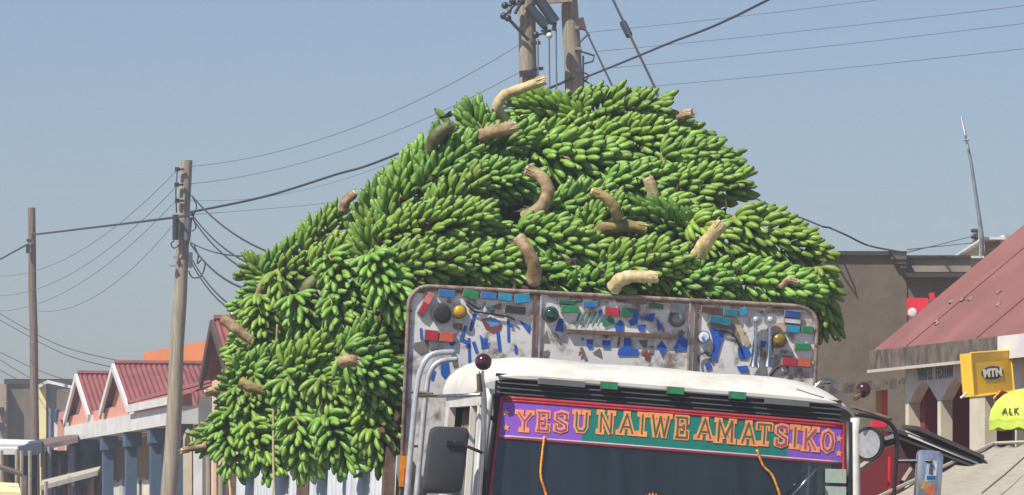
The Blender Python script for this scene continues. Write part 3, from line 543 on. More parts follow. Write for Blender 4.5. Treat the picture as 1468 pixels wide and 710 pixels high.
BL = [
 # upper heap, seen above the board
 (876, 164, 6, 195, 46, "long banana bunch crowning the heap right of the paired poles, brown stem end at right", ('b', 9, [(962, 172, .3), (978, 166, .5), (990, 163, .6)])),
 (775, 160, 165, 110, 36, "banana bunch under the thick pale stalk that curls up at the top of the heap", ('p', 9, [(722, 172, .6), (713, 155, .9), (722, 138, 1), (748, 127, 1), (779, 116, 1)])),
 (684, 178, 115, 75, 30, "small dark banana bunch on the skyline between the green stalk and the pale curled stalk", None),
 (978, 208, -10, 125, 42, "fanned banana bunch on the right skyline just below the crowning bunch", None),
 (850, 235, -12, 175, 52, "broad banana bunch with very regular rows in the upper middle, directly below the crowning bunch", None),
 (1012, 270, 8, 145, 44, "plump banana bunch on the right skyline, third step down from the top", None),
 (722, 208, 25, 120, 36, "banana bunch with dry brown fibres along its stem, left of the poles near the top", ('b', 11, [(690, 196, .8), (712, 188, 1), (738, 182, 1)])),
 (632, 215, 70, 80, 30, "banana bunch with a dark green stalk hooked over it on the upper left skyline", ('g', 10, [(618, 214, .8), (624, 196, 1), (640, 183, 1), (648, 182, .9)])),
 (722, 260, -3, 125, 38, "banana bunch with tight small rows left of the curved brown stalk", None),
 (590, 262, 62, 150, 44, "tall banana bunch climbing the left skyline with its fruit pointing up to the right", None),
 (655, 285, 40, 120, 40, "banana bunch leaning right between the tall left skyline bunch and the tight small rows", None),
 (630, 325, 12, 185, 44, "long banana bunch of pale overlapping fruit running level across the left middle of the heap", None),
 (605, 380, 8, 150, 44, "star-like banana bunch opening towards the viewer above the front board's top left corner", None),
 (535, 345, 100, 95, 42, "upright banana bunch left of the star-like bunch", None),
 (722, 385, -8, 125, 42, "banana bunch resting on the front board's top edge left of the split brown stalk", None),
 (810, 352, -15, 140, 46, "banana bunch with a split brown stalk in front, above the board's first divider", ('b', 11, [(764, 406, 1.4), (766, 385, 1.6), (758, 362, 1.7), (744, 341, 1.7)])),
 (832, 292, 18, 115, 38, "banana bunch behind the S-shaped brown stalk in the middle of the heap", ('b', 11, [(752, 314, .9), (776, 298, 1.1), (786, 275, 1.2), (776, 254, 1.2), (757, 244, 1.1)])),
 (932, 380, 8, 130, 46, "rounded banana bunch above the middle board section with a short yellowish stalk under it", ('p', 11, [(880, 412, 1.3), (890, 401, 1.5), (912, 396, 1.6), (940, 398, 1.6)])),
 (948, 318, 160, 130, 36, "shaded banana bunch behind the olive curved stalk right of centre", ('o', 11, [(852, 337, .9), (868, 327, 1.1), (895, 324, 1.15), (924, 328, 1.1)])),
 (1040, 355, -35, 115, 44, "deeply shaded banana bunch behind the pale slanting cut stalk at right", ('p', 12, [(1000, 368, .95), (1012, 348, 1.1), (1034, 321, 1.2)])),
 (1124, 350, -26, 160, 46, "large banana bunch forming the right shoulder of the heap beside the sky", None),
 (1110, 408, -8, 165, 38, "long banana bunch lying along the top of the right board section", ('b', 5, [(1120, 412, 1.0), (1130, 402, 1.1), (1142, 404, 1.1)])),
 (1180, 440, -80, 105, 30, "narrow banana bunch hanging down past the board's top right corner", None),
 (925, 262, 4, 110, 38, "banana bunch with a short upright pale cut stalk at its right end", ('p', 10, [(938, 296, .9), (936, 276, 1.1), (929, 257, 1.15)])),
 (805, 195, 18, 120, 36, "banana bunch tucked under the left end of the crowning bunch", None),
 (655, 398, -4, 110, 36, "banana bunch half hidden behind the left board section, right of the star-like bunch", None),
 (795, 398, -18, 110, 34, "banana bunch half hidden behind the board right of the split brown stalk", None),
 (862, 318, 35, 110, 36, "banana bunch with an olive stalk bent over it between the S-shaped and the horizontal stalk", ('o', 9, [(886, 312, .9), (880, 296, 1.1), (868, 283, 1.15), (850, 275, 1.1)])),
 (1000, 405, -8, 110, 36, "banana bunch in deep shade right above the board's second divider", None),
 (868, 405, 10, 90, 30, "low banana bunch behind the board, left of the short yellowish stalk", None),
 (995, 315, -20, 110, 36, "banana bunch in shade below the plump right skyline bunch", None),
 (690, 335, -15, 120, 40, "banana bunch just left of the split brown stalk's tip, in the middle of the heap", None),
 (932, 205, -5, 150, 44, "banana bunch deep in the gap between the crowning bunch and the fanned one at right", None),
 (1010, 232, -5, 120, 38, "banana bunch squeezed between the fanned bunch and the plump bunch on the right skyline", None),
 (650, 235, 40, 110, 36, "banana bunch in the hollow below the dark green hooked stalk", None),
 # left flank, upper tier
 (550, 288, 58, 120, 38, "outermost banana bunch on the steep left skyline with a brown stem stub beside it", ('b', 8, [(492, 300, .5), (496, 288, .6), (508, 278, .6)])),
 (472, 325, 45, 85, 32, "small ragged banana bunch with blackened tips on the left skyline", None),
 (500, 365, 20, 105, 36, "banana bunch crossed by a slanting rope on the upper left flank", None),
 (425, 368, 30, 95, 32, "banana bunch on the lower left skyline directly under the service wires", None),
 (380, 398, 150, 90, 32, "banana bunch at the far left shoulder with a brown-orange bent stalk", ('b', 9, [(374, 424, 1.2), (382, 404, 1.6), (400, 391, 1.6), (418, 388, 1.2)])),
 (455, 392, 0, 100, 34, "banana bunch with the thick olive stalk curving out of it on the left flank", ('g', 12, [(444, 438, 1.5), (440, 418, 1.8), (452, 402, 1.8), (484, 391, 1.5)])),
 (368, 432, 215, 85, 32, "banana bunch at the left edge of the heap below the brown-orange stalk", None),
 (422, 432, -60, 95, 34, "drooping banana bunch left of the thick olive stalk", None),
 (505, 425, -58, 125, 38, "drooping banana bunch right of the thick olive stalk", None),
 (562, 420, -62, 115, 38, "drooping banana bunch beside the top left corner of the front board", None),
 (378, 474, -80, 95, 32, "banana bunch hanging above the white cut stalk end on the left edge", ('b', 9, [(322, 458, .5), (338, 471, .8), (358, 487, .8)])),
 (440, 470, -70, 90, 32, "short banana bunch in the shaded gap between the upper and middle tiers", None),
 (500, 468, -60, 90, 32, "dark banana bunch under the upper tier, left of the bright sloping bunch", None),
 (352, 494, 240, 75, 28, "banana bunch at the left edge right beside the white cut stalk end", None),
 (372, 500, 200, 80, 30, "banana bunch tucked in behind the white cut stalk, between upper and middle tiers", None),
 # left flank, middle tier
 (552, 480, 28, 130, 40, "bright banana bunch sloping up to the left side of the front board", None),
 (472, 503, 24, 125, 37, "bright banana bunch in the middle tier, its fruit pointing up to the right", None),
 (402, 520, 15, 115, 34, "bright banana bunch in the middle tier crossed by a hanging rope", None),
 (360, 524, 200, 80, 30, "banana bunch at the left edge just below the white cut stalk end", None),
 (545, 535, -30, 115, 40, "banana bunch with a broken brown stem end beside it in the middle tier", ('b', 9, [(490, 520, .9), (500, 516, 1.1), (512, 518, 1.1)])),
 (475, 553, -10, 105, 36, "banana bunch in the centre of the left flank below the broken stem end", None),
 (412, 560, -25, 95, 32, "banana bunch with a greenish stalk stub pointing at the viewer, left flank", ('o', 9, [(345, 548, .9), (362, 556, 1.0), (378, 560, 1.0)])),
 (356, 560, 165, 95, 32, "banana bunch with two brown stem stubs near the left edge", ('b', 9, [(352, 572, 1.0), (365, 577, 1.1), (378, 580, 1.1)])),
 (330, 576, 200, 62, 26, "small banana bunch sticking out at the left edge level with the brown stubs", ('b', 7, [(318, 566, .7), (308, 560, .8), (296, 563, .8)])),
 # left flank, lower tiers
 (552, 580, -45, 115, 40, "fan-shaped banana bunch beside the board at the height of the grab rails", None),
 (490, 592, -60, 110, 36, "fan-shaped banana bunch with splayed pale fruit in the lower middle of the flank", None),
 (430, 597, -70, 105, 34, "fan-shaped banana bunch left of the splayed pale one", None),
 (372, 603, -60, 105, 34, "fan-shaped banana bunch crossed by the leftmost hanging rope's lower end", None),
 (332, 609, 220, 80, 30, "banana bunch at the left edge of the load in front of the pale posts", None),
 (548, 632, -70, 105, 40, "bottom row banana bunch next to the front board's amber side lamp", None),
 (490, 643, -62, 95, 36, "bottom row banana bunch second from the front board, hanging over the tin side", None),
 (436, 648, -76, 95, 34, "bottom row banana bunch over the middle of the tin side", None),
 (382, 652, -60, 95, 34, "bottom row banana bunch left of the middle of the tin side", None),
 (332, 644, -80, 95, 32, "bottom row banana bunch over the rear end of the tin side", None),
 (304, 628, 205, 65, 28, "last banana bunch at the rear bottom corner, overlapping the white pale posts", ('b', 5, [(296, 640, .6), (276, 643, .6), (262, 646, .6)])),
]
for q in BL:
    low = q[0] < 600 and q[1] > 415; far = q[0] < 530
    bunch(*q, dens=.98 if low else 1, splay=.12 if low else (.06 if far else 0), big=1.04 if low else 1)
# added dark core painting the shade between bunches, and loose fruit in the heap
hc = MB(); prof = [(1.95, 3.05), (2.6, 3.55), (3.3, 4.1), (3.9, 4.45), (5, 4.2), (6.5, 3.6), (8, 3.2), (9.0, 2.9)]
def core(a, b):
    y = 1.95 + 7.0 * b
    for (y0, z0), (y1, z1) in zip(prof, prof[1:]):
        if y <= y1 + 1e-6: zt = z0 + (z1 - z0) * (y - y0) / (y1 - y0); break
    t = math.pi * a; ct = math.cos(t); r_ = random.uniform(.97, 1.03); q = abs(math.sin(t)) ** .6 * r_
    x = -1.22 * ct * (abs(ct) ** -.35 if abs(ct) > 1e-3 else 1); x *= 1 - .35 * max(0, q - .4)
    return B(x, y, 1.12 + (zt - 1.12) * q)
hc.grid(core, 26, 30)
for b_ in (0, 1): hc.add([core(i / 26, b_) for i in range(27)], [tuple(range(27))])
hc.build("dark_shade_core", mat("core_shade_dark", (.085, .10, .030), .95, col2=(.05, .04, .022), scale=7, bump=.6, bscale=25, stretch=(1, 1, 3)), None, origin=B(0, 5, 1.1), kind='stuff')
fl = MB(); base = [(p.co.copy()) for p in BM[0].vertices]; bf = [tuple(p.vertices) for p in BM[0].polygons]; bmi = [p.material_index for p in BM[0].polygons]
for q in BL:
    D = on_heap(q[0], q[1]); k = D / FPX
    for _ in range(22):
        a = random.uniform(0, 6.28); rr = random.uniform(.2, 1.25); u = q[0] + math.cos(a) * rr * q[3] * .5; v = q[1] + math.sin(a) * rr * q[4] * 1.1
        if v < q[1] - q[4] * .5 or heap(at(u, v, D)) > -.02: continue
        c = at(u, v, D + q[4] * k * random.uniform(1.0, 1.6))
        if heap(c) > -.09: continue
        m = Euler((random.uniform(0, 6), random.uniform(0, 6), random.uniform(0, 6))).to_matrix()
        o = len(fl.v); fl.v += [c + m @ p for p in base]; fl.f += [tuple(i + o for i in f) for f in bf]; fl.mi += bmi
fl.build("loose_bananas", [gA, tipm, stemg], None, True, origin=B(0, 5, 2.5), kind='stuff')
sc_ = MB()
for _ in range(260):
    q = random.choice(BL); u = q[0] + random.uniform(-.6, .6) * q[3]; v = q[1] + random.uniform(-.9, .9) * q[4]; D = on_heap(u, v)
    if heap(at(u, v, D)) > -.005: continue
    c = at(u, v, D + random.uniform(-.06, .04)); e1 = Vector((random.gauss(0, 1), random.gauss(0, 1), random.gauss(0, 1))).normalized() * random.uniform(.02, .07); e2 = e1.orthogonal().normalized() * random.uniform(.008, .02)
    sc_.grid(lambda a, b: c + e1 * (a - .5) * 2 + e2 * (b - .5) * 2 + e1.cross(e2).normalized() * .02 * math.sin(a * 5 + b * 3), 3, 2)
sc_.build("dry_leaf_scraps", mat("dry_brown_scraps", (.16, .10, .055), .95, var=.6, scale=9, col2=(.05, .03, .02)), None, origin=B(0, 5, 2.5), kind='stuff')
ropem = mat("sisal_rope", srgb(186, 170, 128), .95, var=.4, scale=40)
for pts, lb in (([(398, 465), (396, 500), (393, 560), (392, 600), (392, 660), (394, 730)], "thin pale rope hanging over the left flank through the middle tier of bunches"),
                ([(326, 490), (325, 540), (324, 600), (326, 650), (332, 730)], "thin pale rope hanging down the far left edge of the load"),
                ([(486, 325), (462, 352), (440, 380), (424, 402)], "pale rope slanting across the upper left bunches")):
    pp = [];
    for u, v in pts: pp.append(at(u, v, on_heap(u, min(v, 690)) - .06))
    tag(MB().tube(smooth_path(pp, 5), .010, 6).build("rope", ropem, None, True, origin=pp[0]), lb, "rope", "ropes tying the load")
print("bananas", nb)

# ================================================================== POLES AND WIRES
wood = mat("pole_wood", (.40, .345, .25), .9, col2=(.20, .165, .12), scale=3, stretch=(9, 9, .5), bump=.4, bscale=14)
wood2 = mat("pole_wood_brown", (.24, .17, .12), .9, col2=(.13, .09, .065), scale=3, stretch=(9, 9, .5), bump=.4, bscale=14)
ins = mat("dark_insulator", (.03, .03, .035), .4); wirem = mat("wire_dark", (.035, .035, .04), .6); wirel = mat("wire_bare_grey", (.20, .22, .25), .5, .3)
steel = mat("galvanised_steel", (.35, .36, .37), .5, .5, var=.3)
def pole(name, foot_u, foot_v, top_u, top_v, D, r0_, r1_, m, label):
    t = at(top_u, top_v, D); f = at(foot_u, foot_v, D); d = f - t; g = t + d * (t.z / -d.z); root = empty(name, g, label, "utility pole", "wooden utility poles")
    n = 10; MB().tube([g + (t - g) * i / n + Vector((random.uniform(-.012, .012), 0, 0)) for i in range(n + 1)], [r0_ + (r1_ - r0_) * i / n for i in range(n + 1)], 12).build("pole_shaft", m, root, 40)
    return root
def pbox(u, v, D, w_, h_, d_=None, ang=0): a = R(ang); return MB().box(at(u, v, D), Vector((math.cos(a), 0, math.sin(a))) * w_ * D / FPX / 2, Vector((0, 1, 0)) * (d_ or w_) * D / FPX / 2, Vector((-math.sin(a), 0, math.cos(a))) * h_ * D / FPX / 2)
pA = pole("utility_pole", 51, 710, 45, 298, 112, .115, .085, wood2, "brown wooden pole at far left with one small cable clamp, standing among the market stalls")
pbox(40, 357, 111.8, 5, 12).build("cable_clamp", ins, pA); pbox(42, 345, 111.8, 7, 4).build("bracket", ins, pA)
DB = 84
pB = pole("utility_pole", 243, 710, 268.5, 230, DB, .165, .095, wood, "grey wooden pole with side boxes and looped service wires in front of the red roofs")
for (u, v) in ((254, 243), (253, 265), (254, 288)):
    pbox(u + 4, v, DB - .15, 12, 3, 3).build("insulator_bracket", ins, pB); MB().tube([at(u, v + 3, DB - .15), at(u, v - 3, DB - .15)], .04, 8).build("insulator", ins, pB)
MB().tube([at(252, 308, DB - .2), at(251.5, 344, DB - .2)], .055, 10).build("fuse_box", ins, pB); MB().tube([at(271, 312, DB - .2), at(268, 345, DB - .2)], .06, 10).build("fuse_box", mat("grey_blue_box", (.10, .12, .15), .5), pB)
pbox(273, 373, DB - .1, 5.5, 22, 5, -2).build("meter_box", mat("grey_blue_box", (.10, .12, .15), .5), pB)
MB().tube([at(254, 246, DB - .25), at(252, 275, DB - .25), at(253, 305, DB - .25)], .012, 5).build("down_lead", wirem, pB, True)
MB().tube(smooth_path([at(250, 345, DB - .2), at(245, 350, DB - .2), at(250, 356, DB - .2), at(258, 350, DB - .2)], 4), .012, 5).build("wire_loop", wirem, pB, True)
MB().tube(smooth_path([at(270, 388, DB - .2), at(276, 398, DB - .2), at(288, 396, DB - .2), at(294, 380, DB - .2), at(290, 372, DB - .2), at(283, 378, DB - .2), at(284, 366, DB - .2), at(278, 352, DB - .2)], 5), .013, 5).build("wire_loop", wirem, pB, True)
MB().tube(smooth_path([at(276, 283, DB - .2), at(282, 296, DB - .2), at(277, 312, DB - .2), at(281, 326, DB - .2), at(275, 332, DB - .2)], 4), .011, 5).build("wire_loop", wirem, pB, True)
pbox(247, 381, DB - .15, 8, 2).build("step_bolt", steel, pB); pbox(252, 369, DB - .15, 6, 3).build("step_bolt", steel, pB)
DC = 74
pC = pole("utility_pole", 757, 120, 755, -30, DC, .150, .13, wood, "left one of the paired poles behind the load, carrying dark fuse tubes and brackets")
pD = pole("utility_pole", 822.5, 125, 809, -135, DC + .3, .165, .125, wood, "right one of the paired poles behind the load, bare with wires on its right side")
MB().box(at(792, -1, DC + .1), Vector((.30, 0, .02)), Vector((0, .06, 0)), Vector((0, 0, .06))).build("cross_arm", wood, pC)
for (u0, v0, u1, v1, r_) in ((757, 8, 783, 38, .075), (772, -2, 796, 32, .085)):
    MB().tube([at(u0, v0, DC - .3), at((u0 + u1) / 2, (v0 + v1) / 2, DC - .3), at(u1, v1, DC - .3)], r_, 10).build("fuse_tube", mat("fuse_tube_dark", (.04, .055, .06), .4), pC, 40)
    MB().tube([at(u1, v1, DC - .3), at(u1 - 3, v1 + 12, DC - .3)], .03, 8).build("insulator", ins, pC)
for (u0, v0, u1, v1) in ((722, 23, 745, -2), (724, 8, 752, 4), (728, 26, 758, 58), (735, 2, 730, 20), (748, 2, 738, 20), (768, 50, 790, 44)):
    MB().tube([at(u0, v0, DC - .25), at(u1, v1, DC - .25)], .028, 6).build("bracket", ins, pC); MB().ball(at(u0, v0, DC - .25), .055, 0, 8).build("insulator", ins, pC, True)
for (u, v, w_, h_) in ((758, 105, 27, 8), (771, 99, 16, 4), (768, 62, 14, 4), (780, 46, 10, 5)): pbox(u, v, DC - .2, w_, h_, 12, 5).build("clamp_band", ins, pC)
for (u, v0, v1) in ((772, 56, 130), (788, 50, 130), (798, 40, 130)): MB().tube([at(u - 1, v0, DC - .3), at(u, v1, DC - .3)], .013, 5).build("down_lead", wirel, pC)
MB().ball(at(787.5, 51, DC - .3), .05, 0, 8).build("insulator", mat("white_porcelain", (.7, .7, .68), .3), pC, True)
pbox(834, 34, DC, 9, 16, 9, 15).build("strain_insulator", mat("brown_porcelain", (.13, .06, .05), .4), pD)
for pts in ([(830, 62), (842, 50), (840, 44)], [(833, 74), (852, 80), (850, 88), (835, 92)], [(833, 103), (845, 108), (838, 118)], [(836, 80), (836, 126)], [(830, 40), (840, 44), (845, 52)]):
    MB().tube([at(u, v, DC - .1) for u, v in pts], .016, 5).build("wire_loop", wirem, pD)
for (u, v) in ((829, 40), (829, 70), (830, 101)): pbox(u, v, DC + .1, 10, 4, 14).build("clamp_band", steel, pD)
def wire(pts, r, m, label, cat="wire", group="overhead wires", sag=0.0):
    P = [at(*p) for p in pts]
    if len(P) == 2:
        a, b = P; P = [a + (b - a) * i / 16 - Vector((0, 0, sag * 4 * (i / 16) * (1 - i / 16))) for i in range(17)]
    else: P = smooth_path(P, 6)
    return tag(MB().tube(P, r, 5).build("overhead_wire", m, None, True, origin=P[0]), label, cat, group)
wire([(45, 337, 112), (250, 312, 84.2), (268, 306, 83.8)], .022, wirem, "thick dark cable between the far left brown pole and the grey pole")
wire([(270, 305, 83.8), (380, 282, 81), (480, 251, 79), (560, 225, 78), (822, 112, 74)], .021, wirem, "thick dark cable rising from the grey pole to behind the heap")
wire([(835, 113, 74), (950, 66, 66), (1105, -2, 60), (1700, -330, 48)], .017, wirem, "thick dark cable climbing right from the paired poles to the top edge")
wire([(40, 350, 112), (0, 372, 125), (-60, 405, 140)], .022, wirem, "cable leaving the far left brown pole towards the left edge")
wire([(272, 239, 84), (742, 66, 74)], .006, wirel, "upper thin bare wire from the grey pole up to the fuse brackets", sag=.35)
wire([(272, 264, 84), (746, 103, 74)], .006, wirel, "lower thin bare wire from the grey pole up to the paired poles", sag=.3)
wire([(272, 287, 84), (640, 196, 76)], .004, wirel, "very faint bare wire between the two thin wires and the thick cable", sag=.3)
wire([(275, 308, 84), (480, 290, 78), (640, 262, 75)], .005, wirel, "faint wire running level from the grey pole into the left skyline of the heap")
for (v, ex, ey, lb) in ((246, 0, 396, "uppermost of the four faint wires fanning left from the grey pole"), (268, 0, 424, "second from top of the four faint wires fanning left from the grey pole"), (288, 0, 446, "third from top of the four faint wires fanning left from the grey pole"), (318, 55, 446, "lowest of the four faint wires fanning left from the grey pole")):
    wire([(252, v, 84), (ex, ey, 112)], .006, wirel, lb, sag=.45)
for a, b, lb, r_ in (((275, 281, 84), (392, 364, 60), "topmost service wire dropping right from the grey pole to the heap's left skyline", .014), ((276, 309, 84), (372, 384, 62), "upper of the close pair of service wires at the grey pole's middle", .013), ((275, 312, 84), (362, 392, 62), "lower of the close pair of service wires at the grey pole's middle", .013),
                 ((272, 347, 84), (395, 363, 62), "nearly level service wire from the grey pole to the heap", .011), ((273, 350, 84), (352, 414, 64), "service wire dropping steeply from below the grey pole's boxes", .016), ((275, 372, 84), (345, 446, 66), "upper of the lowest pair of service wires by the grey pole's meter box", .013), ((274, 376, 84), (338, 448, 66), "lower of the lowest pair of service wires by the grey pole's meter box", .013)):
    wire([a, b], r_, wirem, lb, group="service wires from the grey pole", sag=.12)
for pts, lb in (([(0, 450, 120), (90, 497, 110), (215, 526, 98)], "upper wire crossing the far left pole low down towards the orange building"), ([(0, 459, 120), (90, 507, 110), (172, 529, 98)], "second wire crossing the far left pole low down towards the red roofs"), ([(0, 505, 120), (60, 533, 112), (150, 562, 100)], "third low wire at the left, ending on the red roof"),
                ([(0, 516, 120), (50, 545, 112), (150, 585, 100)], "fourth low wire at the left, passing the pale yellow wall"), ([(0, 531, 120), (40, 552, 114)], "shortest low wire in the bottom left corner")):
    wire(pts, .009, wirem, lb, group="low wires at the left")
for a, b, lb in (((840, 47, 76), (2100, -120, 50), "topmost thin wire in the right half of the sky"), ((855, 74, 76), (2400, -115, 46), "second thin wire from top in the right half of the sky"), ((862, 99, 76), (2400, -90, 46), "third thin wire from top in the right half of the sky"), ((850, 131, 76), (2400, -45, 46), "lowest thin wire in the right half of the sky")):
    wire([a, b], .0045, wirel, lb, group="thin wires across the right sky", sag=.08)
g1 = empty("guy_wire", at(938, 126, 73), "left-leaning guy wire with a dark insulator crossing the cable right of the poles", "guy wire", "guy wires at the paired poles")
g_ = at(1120, 505, 66); g_.z = 0; MB().tube([at(813, -130, 74.2), at(877, -4, 74), at(941, 130, 72), g_], .020, 6).build("strand", wirem, g1); MB().tube([at(893, 33, 73.6), at(902, 51, 73.4)], .055, 8).build("strain_insulator", ins, g1)
g2 = empty("guy_wire", at(878, 124, 73), "guy wire running down from the insulator on the right-hand paired pole", "guy wire", "guy wires at the paired poles")
g_ = at(1060, 505, 66); g_.z = 0; MB().tube([at(836, 36, 74), at(880, 128, 72), g_], .017, 6).build("strand", wirem, g2)
wire([(835, 113, 74), (1050, 265, 66), (1165, 319, 60), (1190, 327, 60), (1215, 338, 60), (1245, 352, 60.5), (1290, 361, 59.5)], .012, wirem, "dark wire sagging from the heap's right shoulder to the brown plaster building")
wire([(1300, 362, 62), (1398, 338, 80)], .007, wirel, "upper faint wire ending at the small far mast", group="faint wires at the far mast")
wire([(1300, 358, 62), (1398, 348, 80)], .007, wirel, "lower faint wire ending at the small far mast", group="faint wires at the far mast")

# ================================================================== LEFT ROW OF SHOPS
def fac(P0, eb):      # facade frame: s along the street, i into the building, z up
    eb = Vector((eb[0], eb[1], 0)).normalized(); ei = Vector((eb.y, -eb.x, 0)); P0 = Vector(P0)
    f = lambda s, i, z: P0 + eb * s + ei * i + Vector((0, 0, z)); f.eb, f.ei, f.P0 = eb, ei, P0
    f.s = lambda u, i=0: ((P0.x + ei.x * i) - (u - CX) / FPX * (P0.y + ei.y * i)) / ((u - CX) / FPX * eb.y - eb.x)
    f.z = lambda u, v, i=0: CZ + (HY - v) / FPX * (P0.y + ei.y * i + eb.y * f.s(u, i)); return f
Z1 = Vector((0, 0, 1))
redtin = mat("red_roof_tin", (.27, .078, .070), .55, var=.3, col2=(.20, .058, .052), scale=2, bump=.05)
pink = mat("pink_plaster", srgb(214, 150, 130), .9, var=.15, scale=3); cream = mat("cream_plaster", srgb(226, 216, 196), .85, var=.18, scale=2, bump=.1)
bluep_ = mat("slate_blue_paint", srgb(72, 98, 124), .7, var=.25, scale=3); ochre = mat("ochre_plaster", srgb(150, 124, 88), .9, var=.25, scale=2)
darkin = mat("shop_dark_interior", (.03, .03, .035), .9); whitep = mat("white_plaster", (.70, .69, .66), .85, var=.2, scale=2.5, bump=.1); pebble = mat("peach_plaster", srgb(226, 190, 160), .9, var=.15, scale=3)
def fbox(mb, f, s0, s1, i0, i1, z0, z1, mi=0): return mb.box(f((s0 + s1) / 2, (i0 + i1) / 2, (z0 + z1) / 2), f.eb * abs(s1 - s0) / 2, f.ei * abs(i1 - i0) / 2, Z1 * (z1 - z0) / 2, mi)
def corr(mb, A, Bv, Cv, ribs, amp):      # corrugated sheet A + a*Bv (across ribs) + b*Cv (along ribs)
    N = Vector(Bv).cross(Vector(Cv)).normalized(); n = ribs * 4
    return mb.slab(lambda a, b: Vector(A) + Vector(Bv) * a + Vector(Cv) * b + N * amp * math.cos(a * ribs * 2 * math.pi), n, 1, N * .006)
def gabled(root, f, s_ap, s_near, s_far, zr, ze, i0, i1, m=redtin, ribs=60, barge=whitep):
    r_ = MB(); A = f(s_ap, i0, zr); corr(r_, A, f.ei * (i1 - i0), f(s_near, i0, ze) - A, ribs, .016)
    corr(r_, A, f.ei * (i1 - i0), f(s_far, i0, ze) - A, ribs, .016); ro = r_.build("roof", m, root, 30)
    for se in (s_near, s_far):
        a, b = f(s_ap, i0 - .03, zr - .06), f(se, i0 - .03, ze - .06); d = (b - a).normalized(); MB().box((a + b) / 2, (b - a) / 2, f.ei * .025, d.cross(f.ei) * .07).build("barge_board", barge, ro)
    a, b = f(s_near, i0, ze - .10), f(s_near, i1, ze - .10); MB().box((a + b) / 2 , f.eb * .02, (b - a) / 2, Z1 * .10).build("eave_board", barge, ro)
    MB().tube([f(s_ap, i0, zr + .02), f(s_ap, i1, zr + .02)], .06, 6).build("ridge_cap", m, ro)
    return ro
FA = fac((-6.52, 88, 0), (-.208, .978))
sh = empty("shop_house", FA(3, 2, 0), "row of pink and white shops with two red tin gables and slate blue veranda columns", "shop house")
wl = MB(); fbox(wl, FA, -3.4, 12.5, .60, .75, 0, 3.59); fbox(wl, FA, 12.3, 12.5, .30, .599, 0, 3.6); wl.build("shop_wall", ochre, sh)
bd = MB(); fbox(bd, FA, -3.6, 12.6, -.06, .34, 3.62, 3.93); bd.build("white_band", whitep, sh)
pk = MB(); fbox(pk, FA, -3.5, 12.5, .02, .25, 3.933, 4.15); pk.build("pink_wall", pink, sh)
sv = MB(); fbox(sv, FA, -3.5, 12.5, .35, .62, 3.597, 3.615); sv.build("veranda_ceiling", cream, sh)
en = MB(); fbox(en, FA, -3.7, -3.52, .35, 4, 0, 4.1); en.build("end_wall", cream, sh)
for s_ in (-3.2, 0, 3.4, 6.8, 10.0, 12.3):
    c_ = MB(); fbox(c_, FA, s_ - .11, s_ + .11, 0, .20, 0, 3.35); fbox(c_, FA, s_ - .19, s_ + .19, -.03, .28, 3.353, 3.617); c_.build("column", bluep_, sh)
for (s0, s1, m_, nm) in ((.5, 1.5, mat("red_goods", srgb(150, 50, 55), .7, col2=srgb(90, 30, 35), scale=14, thresh=(.45, .5)), "shop_display"), (1.8, 2.9, darkin, "doorway"), (3.9, 4.9, cream, "door"), (5.0, 5.5, darkin, "window"), (5.7, 6.3, mat("dull_white_door", srgb(170, 168, 150), .8), "door"), (7.3, 8.0, mat("lilac_door", srgb(150, 150, 190), .8), "door"), (8.3, 9.3, whitep, "door"), (10.6, 11.6, bluep_, "door"), (-2.6, -.4, darkin, "doorway")):
    d_ = MB(); fbox(d_, FA, s0, s1, .54, .597, .2, 2.75); d_.build(nm, m_, sh)
    d_ = MB(); fbox(d_, FA, s0 - .07, s0 - .005, .52, .596, .2, 2.8); fbox(d_, FA, s1 + .005, s1 + .07, .52, .596, .2, 2.8); d_.build("door_frame", cream, sh)
for (s0, s1) in ((-3, -.3), (.4, 3.1), (3.8, 6.5), (7.1, 9.7), (10.3, 12)):
    rl = MB(); fbox(rl, FA, s0, s1, .1, .16, .95, 1.05); fbox(rl, FA, s0, s1, .1, .16, .5, .58); rl.build("veranda_rail", bluep_, sh)
for sa in (4.7, 10.5):
    gw = MB(); gw.prism([FA(sa - 1.6, .1, 4.153), FA(sa + 1.6, .1, 4.153), FA(sa, .1, 4.82)], FA.ei * .12); gw.build("gable_wall", pink, sh)
gabled(sh, FA, 4.7, 2.5, 6.7, 4.95, 4.08, -.04, 6); gabled(sh, FA, 10.5, 8.4, 12.5, 4.95, 4.08, -.04, 6)
hp = MB(); corr(hp, FA(-3.7, -.08, 4.10), FA(2.2, -.08, 4.10) - FA(-3.7, -.08, 4.10), FA(-3.7, 2.9, 4.88) - FA(-3.7, -.08, 4.10), 62, .016)
hp.build("veranda_roof", redtin, sh, 30)
MB().tube([FA(2.25, -.1, 4.13), FA(2.4, 2.9, 4.93)], .07, 6).build("hip_cap", redtin, sh); MB().tube([FA(2.4, 2.9, 4.93), FA(-3.7, 2.9, 4.92)], .06, 6).build("ridge_cap", redtin, sh)
eb_ = MB(); fbox(eb_, FA, -3.7, 2.2, -.14, -.11, 3.96, 4.10); eb_.build("eave_board", whitep, sh)
